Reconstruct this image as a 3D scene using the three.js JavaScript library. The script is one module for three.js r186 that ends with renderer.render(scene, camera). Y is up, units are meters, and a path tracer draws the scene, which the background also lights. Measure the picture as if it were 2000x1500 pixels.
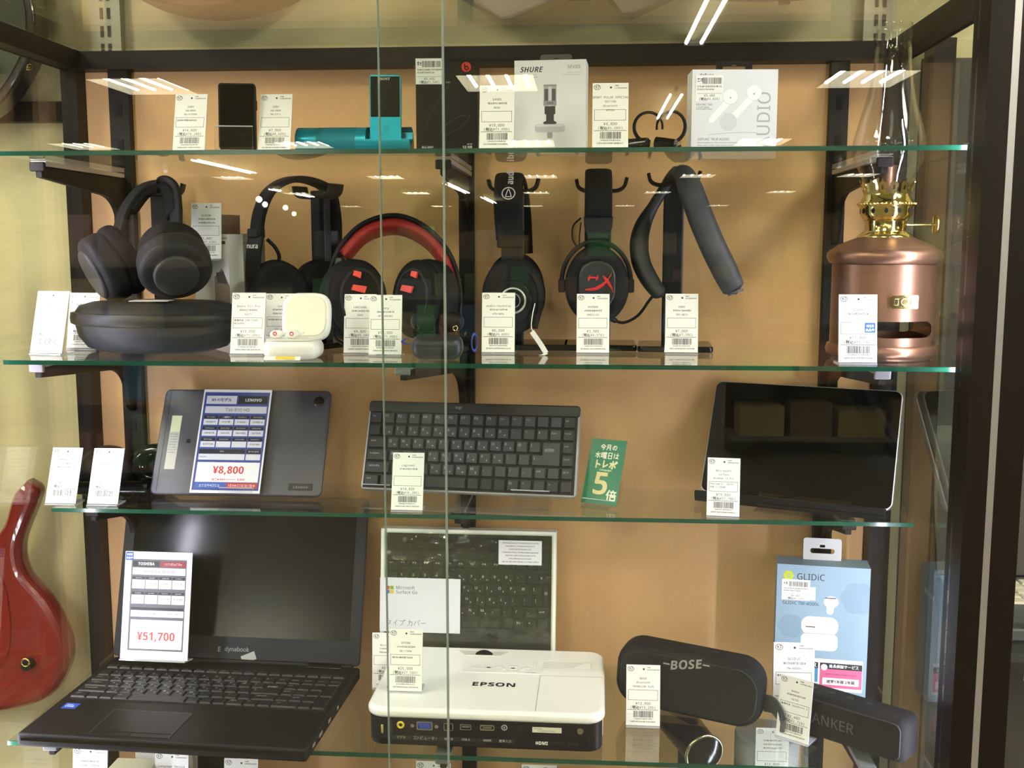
import * as THREE from 'three';
import { RoundedBoxGeometry } from 'three/addons/geometries/RoundedBoxGeometry.js';
import { mergeGeometries } from 'three/addons/utils/BufferGeometryUtils.js';
import { RectAreaLightUniformsLib } from 'three/addons/lights/RectAreaLightUniformsLib.js';
import { FontLoader } from 'three/addons/loaders/FontLoader.js';
import { TextGeometry } from 'three/addons/geometries/TextGeometry.js';
import { Brush, Evaluator, SUBTRACTION } from 'three-bvh-csg';

// ---------------------------------------------------------------- camera, light levels, exposure
const scene = new THREE.Scene();
scene.background = new THREE.Color(0x000000);
const camera = new THREE.PerspectiveCamera(39.82, 4 / 3, 0.02, 120);
camera.position.set(0.149, 1.35, 1.592);
{
  const p = 0.1278, y = -0.0698;
  camera.lookAt(0.149 + Math.sin(y) * Math.cos(p), 1.35 - Math.sin(p), 1.592 - Math.cos(y) * Math.cos(p));
}
const renderer = new THREE.WebGLRenderer({ antialias: true });
renderer.toneMapping = THREE.LinearToneMapping;
renderer.toneMappingExposure = 0.9;
renderer.shadowMap.enabled = true;
RectAreaLightUniformsLib.init();
const TROFFER = 5.5, TROFFER_TUBE = 120, STRIP_TUBE = 150, LED = 105;
const WARM_TUBE = new THREE.Color(1.0, 0.955, 0.82), COOL_LED = new THREE.Color(0.85, 0.81, 1.0);

// ---------------------------------------------------------------- helpers
const V = (x, y, z) => new THREE.Vector3(x, y, z);
const rnd = (seed) => () => { seed = (seed + 0x6D2B79F5) | 0; let t = Math.imul(seed ^ (seed >>> 15), 1 | seed); t = (t + Math.imul(t ^ (t >>> 7), 61 | t)) ^ t; return ((t ^ (t >>> 14)) >>> 0) / 4294967296; };
const used = {};
const numbered = (n) => { if (!(n in used)) { used[n] = 0; return n; } used[n]++; return n + '_' + String(used[n]).padStart(3, '0'); };
function thing(name, label, category, [x, y, z] = [0, 0, 0], yaw = 0, group, lean = 0) {
  const o = new THREE.Group(); o.name = numbered(name); o.rotation.order = 'YXZ';
  o.position.set(x, y, z); o.rotation.set(-lean, yaw, 0); o.userData = { label, category };
  if (group) o.userData.group = group;
  scene.add(o); return o;
}
function structure(name, geo, mat, label, category) {
  const m = new THREE.Mesh(geo, mat); m.name = name; m.castShadow = m.receiveShadow = true;
  m.userData = { kind: 'structure', label, category }; scene.add(m); return m;
}
function part(name, geo, mat, parent, label) {
  const m = new THREE.Mesh(geo, mat); m.name = name; m.castShadow = m.receiveShadow = true;
  if (label) m.userData.label = label;
  parent.add(m); return m;
}
function flat(g) {
  g = g.index ? g.toNonIndexed() : g;
  for (const k of Object.keys(g.attributes)) if (!['position', 'normal', 'uv'].includes(k)) g.deleteAttribute(k);
  if (!g.attributes.uv) g.setAttribute('uv', new THREE.BufferAttribute(new Float32Array(g.attributes.position.count * 2), 2));
  return g;
}
const merge = (...l) => mergeGeometries(l.flat().map(flat));
const box = (w, h, d, x = 0, y = 0, z = 0) => new THREE.BoxGeometry(w, h, d).translate(x, y, z);
const rbox = (w, h, d, r, x = 0, y = 0, z = 0, s = 3) => new RoundedBoxGeometry(w, h, d, s, Math.min(r, w / 2.01, h / 2.01, d / 2.01)).translate(x, y, z);
const span = (x0, x1, y0, y1, z0, z1) => box(x1 - x0, y1 - y0, z1 - z0, (x0 + x1) / 2, (y0 + y1) / 2, (z0 + z1) / 2);
const cyl = (r0, r1, h, n = 32) => new THREE.CylinderGeometry(r0, r1, h, n);
const lathe = (pts, n = 64) => new THREE.LatheGeometry(pts.map(([r, y]) => new THREE.Vector2(r, y)), n);
function rrect(w, h, r) {
  const s = new THREE.Shape(), a = w / 2, b = h / 2; r = Math.min(r, a, b);
  s.moveTo(-a + r, -b); s.lineTo(a - r, -b); s.absarc(a - r, -b + r, r, -Math.PI / 2, 0); s.lineTo(a, b - r); s.absarc(a - r, b - r, r, 0, Math.PI / 2);
  s.lineTo(-a + r, b); s.absarc(-a + r, b - r, r, Math.PI / 2, Math.PI); s.lineTo(-a, -b + r); s.absarc(-a + r, -b + r, r, Math.PI, Math.PI * 1.5);
  return s;
}
function hole(shape, w, h, r, x = 0, y = 0) { const q = rrect(w, h, r).getPoints(6).map((p) => new THREE.Vector2(p.x + x, p.y + y)); shape.holes.push(new THREE.Path(q)); return shape; }
const poly = (pts) => new THREE.Shape(pts.map(([x, y]) => new THREE.Vector2(x, y)));
function smooth(pts, n = 60) { return new THREE.Shape(new THREE.SplineCurve([...pts, pts[0]].map(([x, y]) => new THREE.Vector2(x, y))).getPoints(n)); }
function slab(shape, depth, bevel = 0, seg = 3, curve = 10) {   // extruded outline centred on z = 0, faces at +-depth / 2
  const g = new THREE.ExtrudeGeometry(shape, { depth: depth - 2 * bevel, bevelEnabled: bevel > 0, bevelSize: bevel, bevelThickness: bevel, bevelOffset: -bevel, bevelSegments: seg, curveSegments: curve });
  return g.translate(0, 0, -depth / 2 + bevel);
}
function ellipseShape(rx, ry) { const s = new THREE.Shape(); s.absellipse(0, 0, rx, ry, 0, Math.PI * 2); return s; }
// sweep a closed section along a curve; wdir fixes the direction of the section's first axis
function sweep(points, section, wdir, n = 48) {
  const c = new THREE.CatmullRomCurve3(points.map((p) => V(p[0], p[1], p[2])), false, 'centripetal');
  const pos = [], uv = [], idx = []; let W = wdir ? V(...wdir).normalize() : null, m = 0;
  for (let i = 0; i <= n; i++) {
    const s = i / n, P = c.getPoint(s), T = c.getTangent(s).normalize();
    if (!W) W = Math.abs(T.y) < 0.9 ? V(0, 1, 0) : V(1, 0, 0);
    const w = (wdir ? V(...wdir) : W.clone()); w.addScaledVector(T, -w.dot(T)).normalize(); if (!wdir) W = w;
    const N = T.clone().cross(w), sec = section(s); m = sec.length;
    for (let k = 0; k < m; k++) { const q = P.clone().addScaledVector(w, sec[k][0]).addScaledVector(N, sec[k][1]); pos.push(q.x, q.y, q.z); uv.push(k / m, s); }
  }
  for (let i = 0; i < n; i++) for (let k = 0; k < m; k++) { const a = i * m + k, b = i * m + (k + 1) % m, d = a + m, e = b + m; idx.push(a, b, d, b, e, d); }
  for (const [o, f] of [[0, 1], [n * m, 0]]) for (let k = 1; k < m - 1; k++) f ? idx.push(o, o + k + 1, o + k) : idx.push(o, o + k, o + k + 1);
  const g = new THREE.BufferGeometry(); g.setAttribute('position', new THREE.Float32BufferAttribute(pos, 3)); g.setAttribute('uv', new THREE.Float32BufferAttribute(uv, 2)); g.setIndex(idx); g.computeVertexNormals();
  return g;
}
const superell = (a, b, e = 3, n = 20) => Array.from({ length: n }, (_, k) => { const t = k / n * Math.PI * 2, c = Math.cos(t), s = Math.sin(t); return [a * Math.sign(c) * Math.abs(c) ** (2 / e), b * Math.sign(s) * Math.abs(s) ** (2 / e)]; });
const ribbon = (pts, wdir, w, t, n) => sweep(pts, (s) => superell((typeof w === 'function' ? w(s) : w) / 2, (typeof t === 'function' ? t(s) : t) / 2, 4), wdir, n);
const vtube = (pts, r, n = 40, sides = 14) => sweep(pts, (s) => superell(typeof r === 'function' ? r(s) : r, typeof r === 'function' ? r(s) : r, 2, sides), null, n);
const aim = (g, dir, at = [0, 0, 0]) => g.applyQuaternion(new THREE.Quaternion().setFromUnitVectors(V(0, 0, 1), V(...dir).normalize())).translate(...at);
const rx = (g, a) => g.rotateX(a), ry = (g, a) => g.rotateY(a), rz = (g, a) => g.rotateZ(a), mv = (g, x, y, z) => g.translate(x, y, z);
const font = { bold: await new FontLoader().loadAsync('fonts/droid/droid_sans_bold.typeface.json'), regular: await new FontLoader().loadAsync('fonts/droid/droid_sans_regular.typeface.json') };
function letters(s, size, depth, f = 'bold') { const g = new TextGeometry(s, { font: font[f], size, depth, curveSegments: 4, bevelEnabled: false }); g.computeBoundingBox(); const b = g.boundingBox; return g.translate(-(b.max.x + b.min.x) / 2, -(b.max.y + b.min.y) / 2, 0); }

// ---------------------------------------------------------------- textures
function canvasTexture(w, h, draw) {
  const c = document.createElement('canvas'); c.width = w; c.height = h; const g = c.getContext('2d'); draw(g, w, h);
  const t = new THREE.CanvasTexture(c); t.colorSpace = THREE.SRGBColorSpace; t.magFilter = THREE.LinearFilter; return t;
}
// simple stroke lettering for the Japanese words on the tags, cards and boxes (10 x 10 grid)
const STROKES = {
  '今': '5,0 0,4|5,0 10,4|3,4 7,4|2,6 8,6 5,10', '月': '2,0 2,7 1,10|2,0 8,0 8,10 7,9|2,3 8,3|2,6 8,6', 'の': '5,1 4,8 2,8 1,6 2,3 5,1 8,2 9,5 8,8 6,9',
  '水': '5,0 5,10 4,9|1,3 4,3 1,8|9,2 6,4|5,3 9,9', '日': '2,0 2,10|2,0 8,0 8,10|2,5 8,5|2,10 8,10', 'は': '1,1 1,9|4,3 9,3|7,0 7,8 5,9 4,8 5,7 9,9',
  '曜': '0,1 0,8 3,8 3,1 0,1|0,4 3,4|4,0 6.5,0 6.5,3 4,3|4,1.5 6.5,1.5|7,0 9.5,0 9.5,3 7,3|7,1.5 9.5,1.5|5.5,4 4.5,6|5,5.5 5,10|5,5.5 9.5,5.5|7.5,4.5 7.5,10|5,7 9,7|5,8.5 9,8.5|5,10 10,10',
  'ト': '3,0 3,10|3,4 8,6', 'レ': '2,0 2,9 8,5', 'ポ': '0,3 8,3|4,0 4,10 3,9|2,5 0,8|6,5 8,8|9,0 10,1 9,2 8,1 9,0',
  '倍': '2.5,0 0,5|1.5,3 1.5,10|6.5,0 6.5,1.5|4,1.5 10,1.5|5,2.5 5.5,4.5|8.5,2.5 8,4.5|3.5,5 10,5|4.5,6.5 4.5,10|4.5,6.5 9.5,6.5 9.5,10|4.5,10 9.5,10',
  'タ': '4,0 1,5|3,2 8,2 6,7 2,10|3,5 7,6', 'イ': '8,0 5,4 1,6|5,4 5,10', 'プ': '0,2 7,2 6,6 2,10|9,0 10,1 9,2 8,1 9,0', 'カ': '1,3 8,3 8,9 7,10 6,9|4,0 4,5 1,10',
  'バ': '3,2 0,9|6,2 9,9|8,0 8.5,1.5|9.5,0 10,1.5', 'ー': '1,5 9,5', '税': '3,0 0,1|0,3 4,3|2,1 2,10|2,4 0,7|2,4 4,6|5,0 6,2|9,0 8,2|5,3 9,3 9,5.5 5,5.5 5,3|6,6 5,10|8,6 8,10 10,10',
  '込': '1,0 2,2|0,4 2,4 2,8 0,9|2,8 5,10 10,10|6,1 7,4 10,8|7,2 4,8', 'ビ': '2,0 2,9 8,9|2,5 8,3|8,0 8.5,1.5|9.5,0 10,1.5', 'デ': '2,1 7,1|0,4 9,4|5,4 5,7 2,10|8,0 8.5,1.5|9.5,0 10,1.5',
  'オ': '0,3 10,3|6,0 6,10 5,9|6,3 1,9', 'コ': '1,1 9,1 9,9|1,9 9,9', 'ン': '1,1 4,3|1,9 5,8 9,2', 'ピ': '2,0 2,9 8,9|2,5 8,3|9,0 10,1 9,2 8,1 9,0', 'ュ': '3,4 7,4 7,9|1,9 9,9',
  '音': '5,0 5,1.5|1,1.5 9,1.5|3,2 3.5,4|7,2 6.5,4|0,4 10,4|2,5.5 2,10|2,5.5 8,5.5 8,10|2,7.5 8,7.5|2,10 8,10', '声': '5,0 5,4|1,1.5 9,1.5|2,3.5 8,3.5|2,5 9,5 9,7.5|2,5 2,8 0,10|2,7.5 9,7.5|5.5,5 5.5,7.5',
  '入': '4,0 5,1 5,4 0,10|5,4 10,10', '力': '1,3 9,3 9,8 8,10 6,9|5,0 5,4 1,10', 'モ': '1,1 9,1|0,5 10,5|4,1 4,9 9,9', 'ル': '3,1 3,6 0,10|6,0 6,9 10,5',
  '出': '5,0 5,10|2,1 2,4 8,4|8,1 8,4|1,6 1,10 9,10|9,6 9,10', '品': '3,0 3,4 7,4 7,0 3,0|0,6 0,10 4,10 4,6 0,6|6,6 6,10 10,10 10,6 6,6', '中': '1,2 1,7 9,7 9,2 1,2|5,0 5,10',
  'サ': '0,3 10,3|3,0 3,6|7,0 7,6 4,10', 'ス': '1,1 8,1 6,6 1,10|6,6 9,10', '年': '3,0 1,3|2,2 9,2|3,4 9,4|3,4 3,7|0,7 10,7|6,2 6,10',
  '間': '1,0 1,10|1,0 4,0 4,3.5 1,3.5|9,0 9,10|9,0 6,0 6,3.5 9,3.5|3,5 3,9 7,9 7,5 3,5|3,7 7,7', '保': '2.5,0 0,5|1.5,3 1.5,10|4,0 9,0 9,3 4,3 4,0|3,5 10,5|6.5,3 6.5,10|6.5,5 3,9|6.5,5 10,9',
  '証': '0,2 4,2|1,0 3,0|1,4 3,4|1,5.5 3,5.5|1,7 3,7 3,10 1,10 1,7|5,1 10,1|7.5,1 7.5,9|7.5,5 10,5|5.5,4 5.5,9|4.5,9 10,9', '延': '9,0 5,1|7,1 7,7|7,4 10,4|5,3 5,7 10,7|1,1 3.5,1 1,4 3.5,4 2,8 0,10|1,6 4,9 10,10',
  '長': '3,0 3,6|3,0 8,0|3,2 8,2|3,4 8,4|0,6 10,6|3,6 3,10 5,9|5,6 10,10|9,7 7,8', '通': '1,0 2,2|0,4 2,4 2,8 0,9|2,8 5,10 10,10|4,1 9,1 7,2.5|4,3 4,8|4,3 9,3 9,8|6.5,3 6.5,8|4,5 9,5',
  '常': '5,0 5,2|2,0 3,2|8,0 7,2|0,2 0,4|0,2 10,2 10,4|3,3 7,3 7,5 3,5 3,3|2,6 2,9|2,6 8,6 8,9|5,5 5,10', '本': '0,3 10,3|5,0 5,10|5,3 1,8|5,3 9,8|3,7.5 7,7.5', '体': '2.5,0 0,5|1.5,3 1.5,10|3.5,3 10,3|6.5,0 6.5,10|6.5,3 3,8|6.5,3 10,8|5,7.5 8,7.5', 'み': '2,1 6,1 3,8 1,8 1,6 4,5 9,7|8,3 7,7 5,10',
};
// text with Latin letters from the font and Japanese ones from the strokes; align -1 left, 0 centre, 1 right; y is the middle of the line
function write(g, s, x, y, size, color = '#111', align = 0, weight = 'normal', lw = 0.11, face = 'sans-serif') {
  g.font = weight + ' ' + size + 'px ' + face; g.fillStyle = g.strokeStyle = color; g.textBaseline = 'middle'; g.textAlign = 'left';
  const ws = [...s].map((ch) => STROKES[ch] ? size * 1.02 : g.measureText(ch).width), total = ws.reduce((a, b) => a + b, 0);
  let px = x - (align === 0 ? total / 2 : align === 1 ? total : 0);
  [...s].forEach((ch, i) => {
    if (STROKES[ch]) {
      const k = size * 0.088; g.lineWidth = size * lw; g.lineCap = g.lineJoin = 'round';
      for (const line of STROKES[ch].split('|')) { g.beginPath(); line.split(' ').forEach((q, j) => { const [a, b] = q.split(',').map(Number); const X = px + size * 0.06 + a * k, Y = y - size * 0.44 + b * k; j ? g.lineTo(X, Y) : g.moveTo(X, Y); }); g.stroke(); }
    } else g.fillText(ch, px, y);
    px += ws[i];
  });
}
function smudge(g, x, y, w, h, color, seed = 1) { const r = rnd(seed * 977 + (x | 0) * 31 + (y | 0)); g.fillStyle = color; let p = x; while (p < x + w) { const q = h * (0.3 + r() * 0.5); g.fillRect(p, y - h / 2 + r() * h * 0.3, q, h * (0.15 + r() * 0.15)); g.fillRect(p, y + r() * h * 0.3, q, h * 0.16); if (r() > 0.4) g.fillRect(p + q * r(), y - h / 2, h * 0.14, h); p += q + h * 0.22; } }
function barcode(g, x, y, w, h, color, seed) { const r = rnd(seed); g.fillStyle = color; let p = x; while (p < x + w) { const q = 1 + Math.floor(r() * 3) * w / 110; g.fillRect(p, y, Math.min(q, x + w - p), h); p += q + 1 + r() * w / 45; } }
function noiseTexture(size, seed, lo, hi, cells = 3, sx = 1) {
  const r = rnd(seed), d = new Uint8Array(size * size * 4), grids = [];
  for (let o = 0; o < cells; o++) { const n = 8 << (o * 2 > 5 ? 5 : o * 2); grids.push([n, Array.from({ length: n * n }, r)]); }
  for (let y = 0; y < size; y++) for (let x = 0; x < size; x++) {
    let v = 0, a = 0;
    for (const [n, G] of grids) { const fx = x / size * n * sx, fy = y / size * n, x0 = Math.floor(fx) % n, y0 = Math.floor(fy) % n, u = fx % 1, w = fy % 1, x1 = (x0 + 1) % n, y1 = (y0 + 1) % n; v += (G[y0 * n + x0] * (1 - u) + G[y0 * n + x1] * u) * (1 - w) + (G[y1 * n + x0] * (1 - u) + G[y1 * n + x1] * u) * w; a++; }
    const q = 255 * (lo + (hi - lo) * (0.7 * v / a + 0.3 * r())), i = (y * size + x) * 4; d[i] = d[i + 1] = d[i + 2] = q; d[i + 3] = 255;
  }
  const t = new THREE.DataTexture(d, size, size); t.wrapS = t.wrapT = THREE.RepeatWrapping; t.magFilter = THREE.LinearFilter; t.needsUpdate = true; return t;
}
const grain = noiseTexture(256, 5, 0.86, 1.0), grainFine = noiseTexture(256, 9, 0.0, 1.0, 4);
function rep(t, x, y) { const c = t.clone(); c.repeat.set(x, y); c.needsUpdate = true; return c; }

// ---------------------------------------------------------------- materials
const S = (hex, roughness = 0.6, metalness = 0, more = {}) => new THREE.MeshStandardMaterial({ color: hex, roughness, metalness, ...more });
const K = (hex, roughness = 0.6, more = {}) => new THREE.MeshPhysicalMaterial({ color: hex, roughness, specularIntensity: 0.42, ...more });   // dull dark plastics
const P = (o) => new THREE.MeshPhysicalMaterial(o);
const M = {
  cream: S(0xeee2b2, 0.9, 0, { map: rep(grain, 12, 5) }), board: S(0xd6a974, 0.75, 0, { map: rep(grain, 5, 4) }),
  ceiling: S(0xcfc6a2, 0.9), floorTile: S(0x5d5346, 0.5), storeWall: S(0x8d8262, 0.9),
  frame: K(0x15100c, 0.42), upright: K(0x1b1714, 0.5), slot: S(0x050505, 0.9), alu: S(0xc9c8cc, 0.35, 0.9), bracketTop: S(0xb9b6b8, 0.4, 0.6),
  glass: P({ color: 0xfdfffd, roughness: 0.0, transmission: 1, thickness: 0, ior: 1.5, specularIntensity: 0.8 }),
  shelf: P({ color: 0xf8fdfa, roughness: 0.0, transmission: 1, thickness: 0, ior: 1.5 }),
  glassEdge: P({ color: 0x1f5c46, roughness: 0.15, transmission: 0.4, thickness: 0 }),
  paneEdge: P({ color: 0x9fb0a6, roughness: 0.25, transmission: 0.5, thickness: 0 }),
  acrylic: P({ color: 0xfafafc, roughness: 0.03, transmission: 1, thickness: 0, ior: 1.49 }),
  acrylicEdge: P({ color: 0xf0f0f6, roughness: 0.1, transmission: 0.6, thickness: 0 }),
  black: K(0x121213, 0.5), blackGloss: S(0x0a0a0b, 0.12), blackSoft: K(0x17171a, 0.72, { bumpMap: rep(grainFine, 6, 6), bumpScale: 0.0003 }), pad: K(0x131214, 0.8, { bumpMap: rep(grainFine, 4, 4), bumpScale: 0.0005 }),
  charcoal: K(0x242427, 0.55), gunmetal: S(0x55535b, 0.42, 0.5), grey: S(0x8f8d93, 0.5), paleGrey: S(0xb9b7bb, 0.5), white: S(0xf1f0ee, 0.45), whiteGloss: S(0xf4f3f1, 0.22), paper: S(0xf3f2f0, 0.7), silver: S(0xc8c8cb, 0.25, 1),
  red: S(0xc81a1a, 0.5), redOrange: S(0xe8422a, 0.5), blue: S(0x2a3f9e, 0.5), gold: P({ color: 0xead790, roughness: 0.12, metalness: 1 }), copper: P({ color: 0x8f6c58, roughness: 0.38, metalness: 0.85 }),
  teal: S(0x1290ac, 0.3, 0.45), screen: P({ color: 0x0a0b0a, roughness: 0.06, specularIntensity: 0.6 }), tubeGlow: S(0xffffff, 0.5, 0, { emissive: WARM_TUBE, emissiveIntensity: TROFFER_TUBE }), stripGlow: S(0xffffff, 0.5, 0, { emissive: new THREE.Color(1, 0.98, 0.88), emissiveIntensity: STRIP_TUBE }),
  ledGlow: S(0xffffff, 0.5, 0, { emissive: COOL_LED, emissiveIntensity: 4 }), louvre: S(0xc4b878, 0.6), printBack: S(0xe9e9ec, 0.7),
};
const printed = (tex, roughness = 0.5, specularIntensity = 1) => new THREE.MeshPhysicalMaterial({ map: tex, roughness, specularIntensity });
const faced = (front, side, back) => [side, side, side, side, front, back || side];   // box face order: +x -x +y -y +z -z

// ================================================================ THE ROOM
const X0 = -14, X1 = 14, Z1 = 48, HC = 2.9;
structure('floor', span(X0, X1, -0.1, 0, -0.2, Z1), M.floorTile, 'brown shop floor', 'floor');
structure('ceiling', span(X0, X1, HC + 0.14, HC + 0.3, -0.2, Z1), M.ceiling, 'cream shop ceiling', 'ceiling');
structure('wall_back', span(X0, X1, 0, HC + 0.14, -0.2, -0.03), M.cream, 'cream shop wall behind and around the display case', 'wall');
structure('wall_front', span(X0, X1, 0, HC + 0.14, Z1, Z1 + 0.15), M.storeWall, 'far wall of the shop', 'wall');
structure('wall_left', span(X0 - 0.15, X0, 0, HC + 0.14, -0.2, Z1), M.storeWall, 'left wall of the shop', 'wall');
structure('wall_right', span(X1, X1 + 0.15, 0, HC + 0.14, -0.2, Z1), M.storeWall, 'right wall of the shop', 'wall');

// ceiling lights: recessed four-tube fittings in a grid, and twin-tube strips
const mirrored = { '-4.15,9.5': 'over the left upright above the top shelf', '-0.7,9.5': 'across the black and the white box on the top shelf', '2.72,9.5': 'across the glass chimney of the lantern', '-4.15,15.4': 'at the foot of the teal dock', '-0.7,15.4': 'at the foot of the white microphone box', '2.72,15.4': 'at the foot of the white earbud box' };
function troffer(x, z) {
  const m = mirrored[x + ',' + z];
  const t = thing('ceiling_light', m ? 'four-tube ceiling light mirrored ' + m : 'small far four-tube ceiling light mirrored in the glass doors', 'light', [x, HC, z], 0, 'recessed ceiling lights of the shop');
  const w = 0.7, d = 1.0;
  part('housing', merge(box(w + 0.06, 0.01, d + 0.06, 0, 0.11, 0), box(0.03, 0.11, d + 0.06, -w / 2 - 0.015, 0.055, 0), box(0.03, 0.11, d + 0.06, w / 2 + 0.015, 0.055, 0), box(w, 0.11, 0.03, 0, 0.055, -d / 2 - 0.015), box(w, 0.11, 0.03, 0, 0.055, d / 2 + 0.015)), M.louvre, t);
  for (let k = 0; k < 4; k++) part('tube', rx(cyl(0.016, 0.016, d - 0.06, 10), Math.PI / 2).translate(-w / 2 + w * (k + 0.5) / 4, 0.045, 0), M.tubeGlow, t);
  for (let k = 1; k < 4; k++) part('reflector', slab(poly([[-0.04, 0.1], [0.04, 0.1], [0, 0.02]]), d - 0.02).translate(-w / 2 + w * k / 4, 0, 0), M.louvre, t);
  const l = new THREE.RectAreaLight(WARM_TUBE, TROFFER, w, d); l.position.set(0, -0.004, 0); l.rotation.x = -Math.PI / 2; t.add(l);
}
for (const x of [-7.6, -4.15, -0.7, 2.72, 6.15]) for (const z of [3.5, 9.5, 15.4, 22.9, 29.8, 39.4]) troffer(x - (z > 20 ? (z - 20) * 0.06 : 0), z);
for (const x of [-2.1, 2.1]) troffer(x, 1.6);   // the row over the aisle in front of the case
function stripLight(x, z0, z1) {
  const t = thing('strip_light', { 0.98: 'bright twin-tube strip light mirrored at the top edge right of centre', 1.08: 'twin-tube strip light mirrored over the ear-hook earphones', '-7.1': 'twin-tube strip light mirrored just under the left end of the top shelf' }[x] || 'far twin-tube strip light mirrored small in the glass doors', 'light', [x, HC, (z0 + z1) / 2], 0, 'twin strip lights of the shop'), L = z1 - z0;
  part('body', rbox(0.05, 0.05, L, 0.01, 0, 0.115, 0), M.louvre, t);
  for (const s of [-1, 1]) part('tube', rx(cyl(0.014, 0.014, L - 0.06, 10), Math.PI / 2).translate(s * 0.06, 0.06, 0), M.stripGlow, t);
  const l = new THREE.RectAreaLight(WARM_TUBE, 1.2, 0.16, L); l.position.set(0, 0.04, 0); l.rotation.x = -Math.PI / 2; t.add(l);
}
for (const [x, a, b] of [[0.98, 5.5, 7.95], [1.08, 10.8, 12.9], [-7.1, 18.7, 22.2], [-8.6, 28.5, 33], [-3.4, 26, 31], [-3.2, 33.5, 38]]) stripLight(x, a, b);

// a lighting track with round spot lamps, far back in the shop
{
  const t = thing('lighting_track', 'white lighting track with round spot lamps, mirrored small in the left glass door', 'light', [-6.9, 2.72, 26.5], -0.1);
  part('rail', box(0.06, 0.04, 7.2), M.louvre, t);
  for (const [x, z] of [[-1.55, 0.8], [-2.05, 4.1], [-1.9, 6.6], [-2.7, 12.8]]) {
    part('spot_lamp', aim(lathe([[0.03, -0.16], [0.06, -0.08], [0.095, 0], [0.085, 0]], 24).rotateX(Math.PI / 2), [0.25, -0.1, -1], [x, -0.1, z]), S(0xe8e4d8, 0.5), t); part('spot_glow', aim(cyl(0.085, 0.085, 0.01, 24).rotateX(Math.PI / 2), [0.25, -0.1, -1], [x, -0.1, z]), S(0xffffff, 0.5, 0, { emissive: new THREE.Color(1, 0.96, 0.86), emissiveIntensity: 22 }), t);
    const l = new THREE.SpotLight(0xfff2da, 20, 0, 0.6, 0.5); l.position.set(x, -0.12, z - 0.08); l.target.position.set(x + 2.5, -1.5, z - 10); t.add(l, l.target);
  }
}
// shop gondolas behind the camera, seen in the glass
function gondola(x, z, w, seed, hue) {
  const t = thing('shop_shelf', 'grey shop shelf with rows of goods, mirrored faintly in the glass', 'shelf', [x, 0, z], 0, 'shop shelves mirrored in the glass'), r = rnd(seed);
  part('back_panel', box(w, 1.45, 0.04, 0, 0.725, 0), S(0x6d6454, 0.8), t);
  for (let k = 0; k < 4; k++) part('shelf_board', box(w, 0.03, 0.7, 0, 0.12 + k * 0.38, 0), S(0x8a8170, 0.7), t);
  for (let k = 0; k < 4; k++) { let px = -w / 2 + 0.05; while (px < w / 2 - 0.25) { const bw = 0.14 + r() * 0.2, bh = 0.14 + r() * 0.16; part('goods', box(bw, bh, 0.25, px + bw / 2, 0.135 + k * 0.38 + bh / 2, -0.2), S(new THREE.Color().setHSL(hue[Math.floor(r() * hue.length)], 0.15 + r() * 0.5, 0.12 + r() * 0.3), 0.6), t); px += bw + 0.04; } }
}
for (const [x, z, w, s] of [[-3.6, 5.2, 3.2, 1], [2.6, 6.4, 3, 2], [-1.0, 9.5, 3.4, 3], [4.6, 10.5, 3.2, 4], [-5.8, 12, 3.4, 5], [1.5, 15, 4, 6]]) gondola(x, z, w, s, [0.02, 0.1, 0.12, 0.35, 0.6]);

// slotted wall uprights above the case
for (const [x, l] of [[-0.578, 'left'], [0.566, 'right']]) {
  const t = thing('wall_upright', 'cream slotted wall upright above the ' + l + ' end of the case', 'upright', [x, 1.50, -0.03]);
  part('channel', box(0.046, 1.3, 0.014, 0, 0.65, 0.007), S(0xdcd5b8, 0.6), t);
  for (let k = 0; k < 20; k++) for (const s of [-1, 1]) part('slot', box(0.0046, 0.016, 0.002, s * 0.0055, 0.095 + k * 0.0262, 0.0145), S(0x4a4438, 0.8), t);
}

{
  const t = thing('wall_rail', 'dark horizontal hanging rail on the wall left of the case', 'rail', [-0.64, 1.541, -0.03]);
  part('bar', box(1.6, 0.03, 0.02, -0.81, 0.015, 0.01), M.frame, t); for (const x of [-0.4, -1.2]) part('clip', box(0.03, 0.04, 0.006, x, 0.015, 0.022), M.upright, t);
}
// ================================================================ THE DISPLAY CASE
const GL = -0.630, GR = 0.600, YT = 1.64, YB = 0.3, D1 = 0.331, D3 = 0.197, SY = [1.4657, 1.2117, 0.9904, 0.7128, 0.50];
const kase = thing('display_case', 'tall glass display case with black frame and tan back board', 'display case', [0, 0, 0]);
part('back_board', span(GL + 0.02, GR - 0.02, YB, 1.62, -0.015, 0.0), M.board, kase, 'tan back board');
part('bottom_board', span(GL, GR, YB - 0.04, YB, -0.015, 0.41), M.frame, kase);
part('plinth', span(GL, GR, 0, YB - 0.04, 0, 0.4), M.frame, kase);
for (const [a, b] of [[GL, GL + 0.024], [GR - 0.03, GR]]) part('rear_post', span(a, b, YB, YT, -0.015, 0.03), M.frame, kase);
part('front_post', span(GL - 0.03, GL + 0.012, YB, YT + 0.1, 0.368, 0.41), M.frame, kase);
part('front_post', merge(span(0.569, 0.5928, YB, YT + 0.1, 0.36, 0.41)), M.frame, kase);
part('trim_strip', span(0.593, 0.6005, YB, YT + 0.1, 0.372, 0.4105), M.alu, kase, 'silver trim strip on the right post');
part('rear_rail', span(GL, GR, 1.611, 1.637, -0.015, 0.03), M.frame, kase);
for (const x of [GL, GR - 0.03]) part('side_rail', span(x, x + 0.03, 1.611, 1.637, 0.03, 0.37), M.frame, kase);
part('front_rail', span(GL, GR, 1.70, 1.74, 0.37, 0.41), M.frame, kase);
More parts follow.
